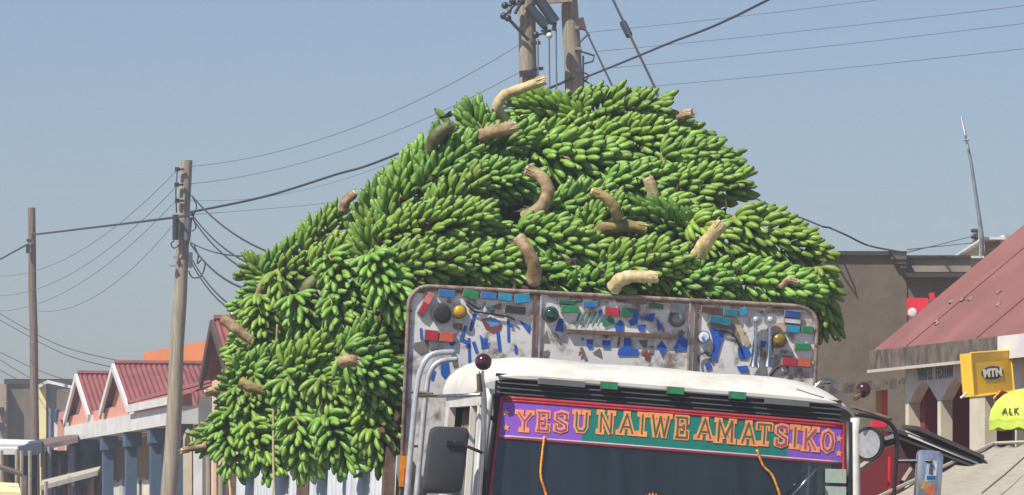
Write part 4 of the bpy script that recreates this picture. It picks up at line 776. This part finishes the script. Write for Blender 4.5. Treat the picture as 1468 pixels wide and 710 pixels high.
# taller gabled house half hidden by the load
FB = fac((-4.36, 72, 0), (-.208, .978))
th = empty("gabled_house", FB(1, 2, 0), "taller peach gabled house with dark red roof, half hidden by the banana load", "house")
w2 = MB(); fbox(w2, FB, -2.6, 2.1, .25, 5, 0, 4.2); w2.prism([FB(-1.4, .25, 4.2), FB(2.0, .25, 4.2), FB(.3, .25, 5.0)], FB.ei * .2); w2.build("wall", pebble, th)
dkb = mat("dark_barge_board", (.09, .055, .05), .8)
gabled(th, FB, .1, -1.5, 1.25, 4.86, 4.0, -.02, 5, ribs=50, barge=dkb); gabled(th, FB, -2.3, -3.6, -1.0, 4.95, 4.1, .0, 5, ribs=50, barge=dkb)
wd_ = MB(); fbox(wd_, FB, -.6, .6, .2, .3, 1.2, 2.6); wd_.build("window", darkin, th)
# orange block behind, olive block, pale yellow portal
def block(name, u0, u1, vtop, D, depth, m, label, cat="building", slope=0.0, yaw=0.0, cap=None):
    a, b = at(u0, 775, D), at(u1, 775, D - slope); a.z = b.z = 0; d = b - a; n = Vector((-d.y, d.x, 0)).normalized() * depth; z = CZ + (HY - vtop) * D / FPX
    root = empty(name, (a + b + n) / 2, label, cat); MB().prism([a, b, b + n, a + n], Z1 * z).build("wall", m, root)
    if cap:
        o = (b - a).normalized() * .08; no = n.normalized() * .08
        MB().prism([p + Z1 * (z + .003) for p in (a - o - no, b + o - no, b + n + o + no, a + n - o + no)], Z1 * .16).build("coping", cap, root)
    return root, a, b, n, z
orange = mat("orange_plaster", srgb(222, 128, 62), .85, var=.12, scale=.8)
block("orange_building", 205, 330, 506, 135, 10, orange, "plain orange block rising behind the red tin roofs", slope=11)
olive = mat("olive_grey_plaster", srgb(132, 124, 104), .95, col2=srgb(104, 96, 80), scale=1.2, bump=.3, bscale=6); cap_d = mat("dark_coping", srgb(74, 66, 60), .95, var=.3, scale=2)
ob, a, b, n, z = block("plaster_building", 10, 120, 551, 150, 12, olive, "olive grey windowless building behind the stalls at far left", cap=cap_d)
a2 = at(-60, 775, 149.5); a2.z = 0; b2 = at(9, 775, 149.5); b2.z = 0; n2 = Vector((0, 9, 0))
ob2 = empty("plaster_building", (a2 + b2) / 2, "paler beige building cut by the left edge of the photo", "building")
MB().prism([a2, b2, b2 + n2, a2 + n2], Z1 * (CZ + 224 * 149.5 / FPX)).build("wall", mat("beige_plaster", srgb(168, 150, 124), .95, var=.25, scale=1.5), ob2)
for v in (590, 612): pbox(2, v, 149.4, 8, 12, 4).build("window", darkin, ob2)
py = empty("portal_wall", at(64, 775, 114) - Z1 * 1.6 + Z1 * 0, "pale yellow wall end with white coping beam beside the far left pole", "wall")
yel = mat("pale_yellow_plaster", srgb(236, 224, 168), .85, var=.12, scale=2)
def ground_box(u0, u1, vt, D, dp, vb=None):
    a, b = at(u0, vt, D), at(u1, vt, D); zb = 0 if vb is None else at(u0, vb, D).z; return MB().box(Vector(((a.x + b.x) / 2, D + dp / 2, (a.z + zb) / 2)), Vector(((b.x - a.x) / 2, 0, 0)), Vector((0, dp / 2, 0)), Vector((0, 0, (a.z - zb) / 2)))
ground_box(56, 66, 552, 114, 1.5).build("pier", yel, py); ground_box(66.2, 73, 552, 114.05, 1.4).build("pier", mat("grey_blue_plaster", srgb(128, 140, 150), .9), py); ground_box(44, 55.8, 556, 114.1, 1.4).build("pier", whitep, py)
MB().prism([at(54, 552, 113.8), at(68, 545, 113.8), at(112, 555, 112), at(112, 559, 112), at(68, 549.5, 113.8), at(55, 557, 113.8)], Vector((0, .5, 0))).build("coping_beam", whitep, py)
ph = empty("pink_parapet", at(96, 775, 103) - Z1 * 1.6, "small pink and white parapet house between the olive building and the first red gable", "house")
ground_box(83, 106, 600, 103.5, 1.6).build("wall", pink, ph); ground_box(93, 112, 606, 102.5, .9).build("white_wall", whitep, ph)
MB().prism([at(85, 592, 103.2), at(105, 584, 103.2), at(108, 600, 103.2), at(84, 602, 103.2)], Vector((0, 1, 0))).build("parapet", pink, ph)
vp = empty("vent_pipe", at(80, 775, 103) - Z1 * 1.6, "short blue and white standing pipe with dark cowl beside the pink parapet", "pipe")
ground_box(77.5, 82.5, 605, 103, .08).build("pipe_base", whitep, vp); MB().tube([at(80.5, 605, 103), at(80.5, 590, 103), at(84, 587, 103)], [.04, .045, .06], 8).build("cowl", mat("blue_grey_cowl", srgb(62, 78, 120), .6), vp)
# market stalls
tinroof = mat("old_tin_roof", (.40, .38, .35), .6, .3, var=.35, scale=3); brownroof = mat("brown_tin_roof", (.17, .12, .10), .8, var=.4, scale=3); stick = mat("stall_pole", (.40, .34, .25), .9, var=.3)
goods = [mat("stall_blue", srgb(60, 82, 120), .8, var=.3), mat("stall_lilac", srgb(150, 140, 165), .8, var=.3), mat("stall_brown", srgb(92, 70, 58), .9, var=.4), mat("stall_teal", srgb(70, 120, 140), .8, var=.3), mat("stall_cream", srgb(205, 190, 150), .9, var=.2), mat("stall_red", srgb(130, 62, 58), .8, var=.3)]
def sheet(name, pts, D0s, t, m, root):   # a sloping sheet through four seen points at their own distances
    P = [at(u, v, d) for (u, v), d in zip(pts, D0s)]; return MB().prism(P, Vector((0, 0, -t))).build(name, m, root)
s1 = empty("market_stall", at(20, 775, 96) - Z1 * 1.6, "market stall with white roof edge in the bottom left corner", "market stall", "market stalls")
sheet("roof", [(-20, 636, 0), (36, 636, 0), (46, 631, 0), (-15, 629, 0)] and [(-20, 637), (36, 637), (52, 631), (-10, 629)], (96, 96, 100, 100), .10, whitep, s1); sheet("fascia", [(-20, 641), (24, 641), (24, 643), (-20, 643)], (95.9, 95.9, 95.8, 95.8), .12, whitep, s1)
sheet("back_roof", [(26, 640), (60, 634), (60, 630), (30, 634)], (95.8, 95.8, 99, 99), .22, mat("dark_blue_tin", (.06, .07, .11), .6), s1)
for u in (2, 31, 43, 24): MB().tube([Vector((at(u, 0, 95.7).x, 95.7, 0)), at(u, 646, 95.7)], .04, 6).build("post", stick, s1)
ground_box(-20, 5, 648, 97, 1).build("side_board", mat("stall_cream", (0, 0, 0)), s1); ground_box(5.5, 50, 652, 99, .5).build("back_cloth", darkin, s1)
sheet("counter_cover", [(-20, 704), (30, 706), (26, 693), (-20, 690)], (93, 93, 95, 95), .08, yel, s1)
MB().tube([at(-5, 668, 94), at(32, 680, 94)], .06, 6).build("tilted_beam", brownroof, s1); ground_box(33, 38, 682, 93.5, .3).build("crate_post", brownroof, s1)
s2 = empty("market_stall", at(88, 775, 98) - Z1 * 1.6, "market stall with brown tin roof between the far left pole and the blue columns", "market stall", "market stalls")
sheet("roof", [(56, 640), (112, 627), (112, 622), (56, 630)], (97, 95, 99, 101), .10, brownroof, s2); sheet("inner_shelf", [(58, 652), (82, 650), (82, 645), (58, 647)], (98, 98, 100, 100), .25, darkin, s2)
for u, m_ in ((62, stick), (71, mat("stall_lilac", (0, 0, 0))), (102, mat("stall_lilac", (0, 0, 0)))): MB().tube([Vector((at(u, 0, 96.5).x, 96.5, 0)), at(u, 640, 96.5)], .045 if u < 100 else .07, 6).build("post", m_, s2)
for k, u in enumerate((75, 80, 85, 90, 95, 106, 111)):
    ground_box(u - 2.3, u + 2.3, 648 + (k * 7) % 5, 98.5 + .02 * k, .1).build("hanging_cloth", goods[(k * 5) % 6], s2)
ground_box(60, 116, 646, 99.5, .2).build("back_board", mat("grey_board", srgb(120, 118, 118), .9, var=.3, scale=4), s2)
s3 = empty("market_stall", at(100, 775, 88) - Z1 * 1.6, "low lean-to roof of pale planks sloping up in front of the brown roofed stall", "market stall", "market stalls")
for k in range(5):
    a0, a1 = k / 5, (k + 1) / 5 - .015; lr = lambda p, q, t: (p[0] + (q[0] - p[0]) * t, p[1] + (q[1] - p[1]) * t)
    p0, p1, q0, q1 = (58, 697), (140, 675), (60, 688), (145, 668)
    sheet("roof_plank", [lr(p0, q0, a0), lr(p1, q1, a0), lr(p1, q1, a1), lr(p0, q0, a1)], [88 + 3 * a0 + .0, 86 + 3 * a0, 86 + 3 * a1, 88 + 3 * a1], .08 + .01 * (k % 2), (tinroof, mat("stall_cream", (0, 0, 0)))[k % 2], s3)
for u in (66, 100, 132): MB().tube([Vector((at(u, 0, 87.5).x, 87.5, 0)), at(u, 692 - (u - 58) * .2, 87.5)], .04, 6).build("post", stick, s3)
for k, u in enumerate((78, 84, 92, 106, 114, 121, 127)): ground_box(u - 2.4, u + 2.4, 700 - k, 89 + .03 * k, .3).build("hanging_cloth", goods[(k * 2 + 1) % 6], s3)
# pale posts right of the grey pole
for (u0, u1, vt, m_, lb) in ((263, 275.5, 616, mat("post_cream", srgb(206, 190, 160), .9, var=.2, scale=3), "cream concrete post with shade-painted pointed head, left one of the pair beside the load"), (277.5, 290.5, 613, whitep, "white concrete post with shade-painted pointed head, right one of the pair beside the load")):
    D = 66; g = at((u0 + u1) / 2, 775, D) - Z1 * 1.6; rt = empty("concrete_post", g, lb, "post", "pale posts"); x0, x1 = at(u0, 0, D).x, at(u1, 0, D).x; zt = at(0, vt, D).z
    MB().box(Vector(((x0 + x1) / 2, D, (zt - .2) / 2)), Vector(((x1 - x0) / 2, 0, 0)), Vector((0, .07, 0)), Vector((0, 0, (zt - .2) / 2))).build("shaft", m_, rt)
    xm = (x0 + x1) / 2; hwd = (x1 - x0) / 2; MB().prism([Vector((xm + hwd * a_, D - .068, zt - .2 + .003 + h_)) for a_, h_ in ((-1, 0), (1, 0), (1, .10), (.5, .18), (0, .21), (-.5, .18), (-1, .10))], Vector((0, .136, 0))).build("head", m_, rt)
    MB().prism([Vector((xm + hwd * .62 * a_, D - .076, zt - .26 + h_)) for a_, h_ in ((-1, 0), (1, 0), (1, .12), (.4, .2), (0, .23), (-.4, .2), (-1, .12))], Vector((0, .004, 0))).build("head_shade", mat("post_painted_shade", srgb(92, 78, 66), .9), rt)  # dark plate painting the shade on the post's rounded head
for k, u in enumerate((300, 309, 318)):
    D = 62 + k * .3; tag(MB().tube([Vector((at(u, 0, D).x, D, 0)), at(u - 1, 655 + 6 * k, D)], .035 + .012 * (k == 1), 7).build("wooden_stake", wood if k != 1 else pebble, None, origin=(at(u, 0, D).x, D, 0)), ("thin wooden stake nearest the white post, below the rear end of the load", "thicker peach coloured stake between two thin ones below the rear end of the load", "thin wooden stake beside the tin side of the truck")[k], "stake", "stakes below the load")

# ================================================================== RIGHT SIDE
brownpl = mat("brown_cement_plaster", srgb(112, 102, 88), .95, col2=srgb(94, 84, 72), scale=2.2, bump=.5, bscale=14)
DD = 60; bb = empty("plaster_building", at(1300, 775, DD) - Z1 * 1.6, "tall blank brown cement building right of the banana heap", "building")
def wbox(u0, u1, vt, vb, D, dp): a, b = at(u0, vt, D), at(u1, vb, D); return MB().box(Vector(((a.x + b.x) / 2, D + dp / 2, (a.z + b.z) / 2)), Vector(((b.x - a.x) / 2, 0, 0)), Vector((0, dp / 2, 0)), Vector((0, 0, (a.z - b.z) / 2)))
ground_box(1150, 1300, 366, DD, 8).build("wall", brownpl, bb); ground_box(1300.2, 1392, 398, DD + .02, 8).build("wall", brownpl, bb)
wbox(1146, 1300, 360, 366, DD - .06, 8).build("coping", cap_d, bb)
for k in range(3): wbox(1278 + 6 * k, 1300, 366.2 + 6 * k, 372 + 6 * k, DD - .10 + .02 * k, .3).build("corbel", brownpl, bb)
wbox(1300.3, 1392, 370, 390, DD + .25, 7.5).build("parapet", mat("paler_cement", srgb(150, 140, 124), .95, var=.2, scale=3), bb); wbox(1298, 1392, 391, 397.6, DD - .12, 8).build("ledge", cap_d, bb); wbox(1300, 1392, 366, 369.6, DD + .2, 7.6).build("coping", cap_d, bb)
pbk = empty("pale_building", at(1430, 775, 67) - Z1 * 1.6, "pale stepped rooftop block behind the dull red roof at right", "building"); pst = mat("pale_stone_plaster", srgb(196, 188, 172), .9, var=.2, scale=2)
ground_box(1392, 1412, 370, 66, 4).build("wall", pst, pbk); ground_box(1411, 1437, 345, 67, 4).build("wall", mat("tan_plaster", srgb(176, 162, 132), .9, var=.2, scale=2), pbk); ground_box(1437.3, 1520, 336, 68, 4).build("wall", mat("grey_plaster", srgb(168, 166, 160), .9, var=.2), pbk)
wbox(1408, 1411.5, 344, 372, 66.6, .4).build("quoin", whitep, pbk); wbox(1436, 1440, 337, 352, 66.6, .4).build("quoin", whitep, pbk); wbox(1408, 1441, 340, 343.5, 66.5, 4).build("coping", whitep, pbk); wbox(1390, 1411, 367, 370, 65.7, 4).build("coping", whitep, pbk); wbox(1388.5, 1392, 370, 392, 65.7, .4).build("quoin", whitep, pbk)
an = empty("antenna_mast", at(1408, 368, 66.4), "thin leaning antenna pole on the roof of the pale block", "antenna"); MB().tube([at(1408.5, 372, 66.4), at(1407, 335, 66.4), at(1392, 232, 66.4), at(1378, 167, 66.4)], [.035, .032, .024, .018], 6).build("mast", steel, an, True)
MB().tube([at(1381, 201, 66.3), at(1390, 200, 66.3)], .014, 5).build("antenna_element", steel, an); MB().tube([at(1383, 194, 66.3), at(1386, 207, 66.3)], .014, 5).build("antenna_element", steel, an)
fm = empty("far_mast", at(1398, 775, 80) - Z1 * 1.6, "small far grey line post with stacked insulators beside the antenna", "utility pole"); x_ = at(1398, 0, 80).x
MB().tube([Vector((x_, 80, 0)), at(1398, 328, 80)], [.06, .05], 8).build("post", mat("grey_post", (.2, .22, .24), .7), fm)
for v in (331, 340, 350, 359): MB().tube([at(1392, v, 79.9), at(1402, v, 79.9)], .03, 6).build("insulator", ins, fm)
tag(MB().box(at(1315, 440, 59.2), Vector((.128, 0, 0)), Vector((0, .05, 0)), Vector((0, 0, .105))).build("sign_board", mat("bright_red_sign", srgb(226, 42, 58), .5, var=.1), None, origin=at(1315, 440, 59.2)), "bright red sign board on the brown cement wall with a white rounded mark", "sign")
sg = bpy.data.objects["sign_board"]; MB().dome(at(1308, 448, 59.135), (0, -1, 0), .055, .012, 16, 3).build("sign_mark", whitep, sg); pbox(1336, 425, 59.3, 8, 10, 4, 10).build("sign_bracket", mat("bright_red_sign", (0, 0, 0)), sg)
# house with arcade and dull red roof
FH = fac((734 * 42 / FPX, 42, 0), (-.263, .965))
ah = empty("arcade_house", FH(1.5, 1.5, 0), "white arcaded shop house with dull red roof at right", "shop house")
dullred = mat("dull_red_roof", (.25, .098, .082), .75, var=.25, col2=(.19, .072, .062), scale=1.4, bump=.1, bscale=9)
SE = 3.5; ZE, PIT, I1 = 3.36, .80, 4.2
rf = MB(); rf.slab(lambda a, b: FH(-4 + (SE + 4) * a, -.14 + (I1 + .14) * b, ZE + PIT * (I1 + .14) * b), 1, 1, Z1 * -.03); rf.slab(lambda a, b: FH(-4 + (SE + 4) * a, I1 + (I1 + .14) * b, ZE + PIT * (I1 + .14) * (1 - b)), 1, 1, Z1 * -.03)
roof_ = rf.build("roof", dullred, ah)
for k in range(4):
    s_ = SE - .9 - 1.8 * k; a_, b_ = FH(s_, -.14, ZE + .012), FH(s_, I1, ZE + PIT * (I1 + .14) + .012); MB().tube([a_, b_], .006, 4).build("sheet_lap", dullred, roof_)
scr_m = mat("roof_repair_patch", (.42, .30, .26), .9, col2=(.12, .06, .05), scale=30, thresh=(.45, .55))
for k in range(26):
    s_ = 1.65 - .035 * k + random.uniform(-.05, .05); i_ = 1.15 + .05 * k if k < 18 else random.uniform(0, 1.2); s_ = s_ if k < 18 else random.uniform(1.2, 2.9)
    MB().box(FH(s_, i_, ZE + PIT * (i_ + .14) + .012), FH.eb * random.uniform(.015, .035), (FH.ei + Z1 * PIT) * random.uniform(.012, .02), (Z1 - FH.ei * PIT) * .006).build("roof_patch", scr_m, roof_)
fasc = mat("weathered_fascia", (.20, .16, .12), .95, col2=(.06, .05, .045), scale=3.5, stretch=(3, 3, 1.5), thresh=(.38, .66), bump=.3)
fa = MB(); fbox(fa, FH, 0.17, SE, -.18, -.145, ZE - .175, ZE + .0); fa.build("fascia", fasc, roof_)
fa = MB(); fbox(fa, FH, 0.17, SE, -.195, -.17, ZE - .205, ZE - .178); fa.build("fascia_strip", pst, roof_); fa = MB(); fbox(fa, FH, -4, 0.165, -.18, -.145, ZE - .2, ZE); fa.build("white_fascia", whitep, roof_)
fa = MB(); fbox(fa, FH, -4, SE - .03, -.13, 0.0, ZE - .15, ZE - .13); fa.build("soffit", fasc, roof_)
sL = FH.s(1298); aw = mat("arcade_white", srgb(222, 216, 212), .9, var=.12, scale=2, col2=srgb(196, 190, 184), bump=.1)
# arches cut as outline pieces: piers and a spandrel strip with pointed heads
arches = [(FH.s(1303), FH.s(1344)), (FH.s(1349), FH.s(1390)), (FH.s(1412), FH.s(1455))]; ZS, ZA, ZW = FH.z(1320, 577), FH.z(1325, 550), ZE - .15
piers = [(sL, arches[0][0]), (arches[0][1], arches[1][0]), (arches[1][1], arches[2][0]), (arches[2][1], -4)]
for s0, s1_ in piers: p_ = MB(); fbox(p_, FH, s1_, s0, 0, .11, 0, ZS); p_.build("pier", mat("pier_cream", srgb(206, 198, 176), .9, var=.2, scale=3), ah)
bs = [sL]
poly = [FH(sL, 0, ZS), FH(sL, 0, ZW), FH(-4, 0, ZW), FH(-4, 0, ZS)]
for s0, s1_ in arches[::-1]:
    d = s0 - s1_; poly += [FH(s1_, 0, ZS), FH(s1_ + d * .30, 0, ZA - .02), FH(s1_ + d * .5, 0, ZA + .03), FH(s0 - d * .30, 0, ZA - .02), FH(s0, 0, ZS)]
# build the spandrel as quads between arch heads so nothing is concave
sp = MB(); xs = [sL]
def strip(sa, za, sb, zb): sp.prism([FH(sa, 0, za), FH(sb, 0, zb), FH(sb, 0, ZW), FH(sa, 0, ZW)], FH.ei * .11)
cur = sL
for s0, s1_ in arches:
    d = s0 - s1_; strip(cur, ZS + .002, s0, ZS + .002); strip(s0, ZS + .002, s0 - d * .32, ZA - .015); strip(s0 - d * .32, ZA - .015, s0 - d * .5, ZA + .03); strip(s0 - d * .5, ZA + .03, s0 - d * .68, ZA - .015); strip(s0 - d * .68, ZA - .015, s1_, ZS + .002); cur = s1_
strip(cur, ZS + .002, -4, ZS + .002); sp.build("arcade_wall", aw, ah)
tanre = mat("arch_reveal_tan", srgb(176, 150, 110), .9, var=.2, scale=4)
redw = mat("dark_red_wall", srgb(138, 36, 46), .85, var=.25, scale=2)
bw = MB(); fbox(bw, FH, -4, sL, 1.3, 1.45, 0, ZW); bw.build("inner_wall", redw, ah); ew = MB(); fbox(ew, FH, sL - .2, sL - .001, .112, 1.298, 0, ZW); ew.build("far_end_wall", redw, ah); cl_ = MB(); fbox(cl_, FH, -4, sL - .21, .112, 1.298, ZW - .05, ZW - .01); cl_.build("veranda_ceiling", cream, ah)
for k in range(3): sf_ = MB(); fbox(sf_, FH, -1, sL - .21, 1.15, 1.297, 2.15 + .13 * k, 2.19 + .13 * k); sf_.build("shelf", mat("shelf_grey", srgb(120, 110, 100), .8), ah)
ct = MB(); fbox(ct, FH, -1, sL - .25, .75, 1.1, .6, 1.98); ct.build("counter", mat("counter_grey_white", srgb(180, 172, 168), .8, var=.25, scale=3), ah)
MB().tube([FH(FH.s(1323, .5), .5, 0), FH(FH.s(1323, .5), .5, 2.72)], .035, 8).build("red_post", mat("red_post_paint", srgb(215, 30, 50), .5), ah)
def text(body, size, m, P, ux, uz, parent, name="lettering", ext=.002, bold=0.0, sx=1.0):
    cu = bpy.data.curves.new(name, 'FONT'); cu.body = body; cu.size = size; cu.align_x = 'CENTER'; cu.align_y = 'CENTER'; cu.extrude = ext; cu.offset = bold; cu.resolution_u = 3
    tmp = bpy.data.objects.new(name, cu); COL.objects.link(tmp); dg = bpy.context.evaluated_depsgraph_get(); me = bpy.data.meshes.new_from_object(tmp.evaluated_get(dg)); bpy.data.objects.remove(tmp)
    ux, uz = Vector(ux).normalized(), Vector(uz).normalized(); nn = ux.cross(uz); Mx = Matrix((ux * sx, uz, nn)).transposed().to_4x4(); Mx.translation = P
    o0 = Vector((0, 0, 0)); q = parent
    while q is not None: o0 += q.location; q = q.parent
    me.transform(Matrix.Translation(-o0) @ Mx); me.materials.clear(); me.materials.append(m)
    for p in me.polygons: p.material_index = 0
    o = bpy.data.objects.new(name, me); COL.objects.link(o); o.parent = parent; return o
fbm = mat("faded_blue_paint", srgb(120, 132, 150), .8, var=.2); s0_, s1_ = FH.s(1317), FH.s(1366)
for k, ch in enumerate("WINTEL FEDIHAN"):
    if ch != ' ': s_ = s0_ + (s1_ - s0_) * (k + .5) / 14; text(ch, .155, fbm, FH(s_, -.004, FH.z(1341, 536)), -FH.eb, Z1, ah, "wall_letter", .002, .003, .62)
# sign box
sgx = empty("shop_sign", at(1414, 536, 41.6), "yellow box sign with blue oval and white letters on the arcade front", "sign"); yl = mat("sign_yellow", srgb(244, 194, 40), .5, var=.1, scale=5, col2=srgb(222, 178, 60), bump=.05)
P = [at(1385, 507, 41.6), at(1443, 503, 41.9), at(1448, 562, 41.9), at(1390, 569, 41.6)]; nrm = (P[1] - P[0]).cross(P[0] - P[3]).normalized(); nrm = nrm if nrm.y < 0 else -nrm
MB().prism([p + nrm * .05 for p in P], -nrm * .13).build("sign_box", yl, sgx); edge = mat("sign_edge_yellow", srgb(250, 214, 80), .4)
for i in range(4): MB().tube([P[i] + nrm * .052, P[(i + 1) % 4] + nrm * .052], .009, 6).build("sign_edge", edge, sgx)
uxs = (P[1] - P[0] + P[2] - P[3]).normalized(); uzs = (P[0] - P[3] + P[1] - P[2]).normalized(); cS = (P[0] + P[1] + P[2] + P[3]) / 4 + nrm * .051 + uzs * .000
ov = [cS + uxs * .132 * math.cos(t * math.pi / 16) + uzs * .058 * math.sin(t * math.pi / 16) for t in range(32)]; MB().prism(ov, nrm * .003).build("blue_oval", mat("sign_blue", srgb(22, 84, 150), .4, var=.05), sgx)
text("MTN", .092, mat("sign_white", srgb(250, 240, 200), .4, var=.03), cS + nrm * .006 - uzs * .002, uxs, uzs, sgx, "sign_letters", .001, .005, 1.12)
MB().tube([at(1446, 515, 42), at(1462, 513, 42.3)], .012, 6).build("sign_bracket", steel, sgx)
MB().tube([at(1377, 571, 41.5), at(1386, 564, 41.5)], .012, 6).build("sign_lamp", whitep, sgx)
# market umbrella
DU = 39.5; um = empty("market_umbrella", Vector((at(1452, 0, DU).x, DU, 0)), "lime yellow umbrella with drooping valance in front of the arcade at the right edge", "umbrella"); lime = mat("lime_umbrella_cloth", srgb(214, 232, 96), .8, var=.15, scale=4, col2=srgb(176, 200, 62))
uc = at(1471, 602, DU); RU, HU = .30, .255
def uv_pt(k, t): a_ = 2 * math.pi * k / 10; r_ = RU * math.sin(t * math.pi / 2) * (1 - .05 * math.sin(k * math.pi)); return uc + Vector((math.cos(a_) * r_, math.sin(a_) * r_, HU * math.cos(t * math.pi / 2) * 1.0))
for k in range(10):
    cvs = MB().slab(lambda a, b: uv_pt(k + a * 1.0, .02 + .98 * b) - Z1 * .02 * math.sin(a * math.pi) * b, 3, 5, Z1 * -.004); 
    cvs.slab(lambda a, b: uv_pt(k + a, 1.0) + Vector((0, 0, -.003 - (.06 + .025 * math.sin(a * math.pi)) * b)) , 3, 1, (uv_pt(k + .5, 1) - uc).normalized() * -.003)
    cvs.build("canopy_panel", lime, um, 30)
    MB().tube([uv_pt(k, 1), uc + Z1 * .08], .005, 4).build("rib", steel, um)
MB().tube([Vector((at(1452, 0, DU).x, DU - .15, 0)), at(1452, 575, DU - .15)], .012, 6).build("pole", mat("dark_pole", (.06, .05, .05), .6), um)
for k_, ch in ((6.30, 'A'), (6.60, 'L'), (6.90, 'K')):
    p_ = uv_pt(k_, .84); tu = (uv_pt(k_ + .05, .84) - p_).normalized(); tv = (uv_pt(k_, .80) - p_).normalized(); text(ch, .07, mat("umbrella_print", srgb(70, 84, 40), .8), p_ + tu.cross(tv) * .006, tu, tv, um, "umbrella_letter", .0015, .002)
tag(MB().grid(lambda a, b: at(1424 + 24 * a, 566 + 12 * b - 6 * math.sin(a * 3), 40.2 + .05 * math.sin(9 * a + 7 * b)), 8, 5).build("hanging_cloth", mat("orange_print_cloth", srgb(226, 160, 84), .9, col2=srgb(190, 90, 60), scale=40, thresh=(.45, .55)), None, True, origin=at(1436, 570, 40.2)), "small orange printed cloth hanging between yellow sign and lime umbrella", "cloth")
# brown awning left of the arcade, with posts, and red kiosk
aw_ = empty("tin_awning", at(1245, 775, 52) - Z1 * 1.6, "brown corrugated awning against the foot of the cement building, behind the truck's right mirror", "awning")
cw = MB(); A = at(1186, 556, 52); corr(cw, A, at(1302, 546, 52) - A, Vector((0, 2.2, .06)), 16, .02); cw.build("roof", brownroof, aw_, 30)
for k in range(7): u = 1190 + 18 * k; MB().box(at(u, 559 - (u - 1186) * .086, 51.98), Vector((.062, 0, .006)), Vector((0, .02, 0)), Vector((0, 0, .055))).build("fascia_board", fasc, aw_)
for u, m_ in ((1260, mat("yellow_post", srgb(200, 160, 40), .7)), (1268, mat("red_post_paint", (0, 0, 0)))): MB().box(Vector((at(u, 0, 52.3).x, 52.3, at(0, 556, 52.3).z / 2)), Vector((.032, 0, 0)), Vector((0, .03, 0)), Vector((0, 0, at(0, 556, 52.3).z / 2))).build("post", m_, aw_)
wbox(1250, 1271, 603, 612, 51.8, .3).build("red_counter", mat("red_post_paint", (0, 0, 0)), aw_)
kr = mat("kiosk_red", srgb(122, 26, 38), .7, var=.25, scale=3); kd = mat("kiosk_dark_roof", srgb(92, 46, 48), .8, var=.35, scale=5)
ki = empty("red_kiosk", at(1300, 775, 37) - Z1 * 1.6, "dark red kiosk with sloping black and brown roof behind the truck's right mirrors", "kiosk")
MB().prism([at(1222, 656, 37), at(1296, 636, 37), at(1296, 775 + 300, 37), at(1222, 775 + 300, 37)], Vector((0, 1.4, 0))).build("wall", kr, ki)
MB().prism([at(1290, 616, 36.9), at(1392, 655, 36.9), at(1392, 690, 36.9), at(1290, 690, 36.9)], Vector((0, 1.2, 0))).build("side_board", kd, ki)
blk = mat("black_roof_sheet", (.06, .052, .048), .5, var=.4)
for i, (v0, m_) in enumerate(((616, blk), (622.5, whitep), (626.5, blk), (611, blk))):
    off = (0, 14, 2, 28)[i]; th_ = (5, 3, 3.5, 6)[i]; MB().prism([at(1288 + off, v0, 36.7 - .02 * i), at(1400 + off * .4, v0 + 42, 36.7 - .02 * i), at(1400 + off * .4, v0 + 42 + th_, 36.7 - .02 * i), at(1288 + off, v0 + th_, 36.7 - .02 * i)], Vector((0, 1.5 + .02 * i, .05))).build("roof_edge", m_, ki)
for pts in ([(1232, 672), (1256, 655)], [(1296, 690), (1308, 672)]): MB().tube([at(u, v, 36.6) for u, v in pts], .028, 6).build("wooden_brace", stick, ki)
MB().tube([at(1276, 655, 36.7), at(1275, 760, 36.7)], .018, 6).build("red_edge", mat("red_post_paint", (0, 0, 0)), ki)
# tarpaulin roof in the lower right corner
tp = empty("tarpaulin_shelter", at(1420, 775, 35) - Z1 * 1.6, "wide pale beige tarpaulin roof in the lower right corner", "tarpaulin"); tpm = mat("pale_tarpaulin", srgb(164, 158, 142), .85, col2=srgb(148, 142, 126), scale=5, stretch=(2, 2, 6), bump=.25, bscale=12)
Tl, Tr, Bl, Br = at(1425, 637, 37.4), at(1500, 634, 37.0), at(1255, 716, 35.4), at(1500, 760, 33.6)
MB().slab(lambda a, b: (Tl * (1 - a) + Tr * a) * (1 - b) + (Bl * (1 - a) + Br * a) * b - Z1 * .02 * abs(math.sin(a * 11 + b * 1.5)) - Z1 * .008 * math.sin(b * 17 + a * 5) - Z1 * .05 * math.sin(math.pi * b) * math.sin(math.pi * a), 40, 30, Z1 * -.012).build("tarpaulin_sheet", tpm, tp, True)
MB().tube([Tl + Z1 * .008, Bl + Z1 * .008], .014, 6).build("hem", mat("tarpaulin_hem", srgb(178, 172, 156), .8, var=.2, scale=8), tp); MB().tube([Tl + Z1 * .008, Tr + Z1 * .008], .014, 6).build("hem", mat("tarpaulin_hem", (0, 0, 0)), tp)
MB().tube([at(1408, 707, 35.15), at(1440, 681, 35.6), at(1475, 650, 36.2)], .006, 5).build("seam_cord", mat("dark_seam", (.10, .09, .08), .9), tp)
for u, v, D in ((1425, 637, 37.4), (1500, 634, 37.0), (1262, 714, 35.4), (1498, 755, 33.7)): MB().tube([Vector((at(u, 0, D).x, D, 0)), at(u, v, D) - Z1 * .02], .03, 6).build("post", stick, tp)

# ================================================================== AIR
hz = MB().box((0, 1200, 4.5), (900, 0, 0), (0, 1250, 0), (0, 0, 5.8)).build("haze", [], None, kind='stuff')
hm = bpy.data.materials.new("haze_air"); hm.use_nodes = True; n = hm.node_tree.nodes; n.remove(n["Principled BSDF"]); pv = n.new("ShaderNodeVolumePrincipled")
pv.inputs["Color"].default_value = (.86, .92, 1, 1); pv.inputs["Density"].default_value = .0016; pv.inputs["Anisotropy"].default_value = .2
hm.node_tree.links.new(pv.outputs[0], n["Material Output"].inputs["Volume"]); hz.data.materials.append(hm)
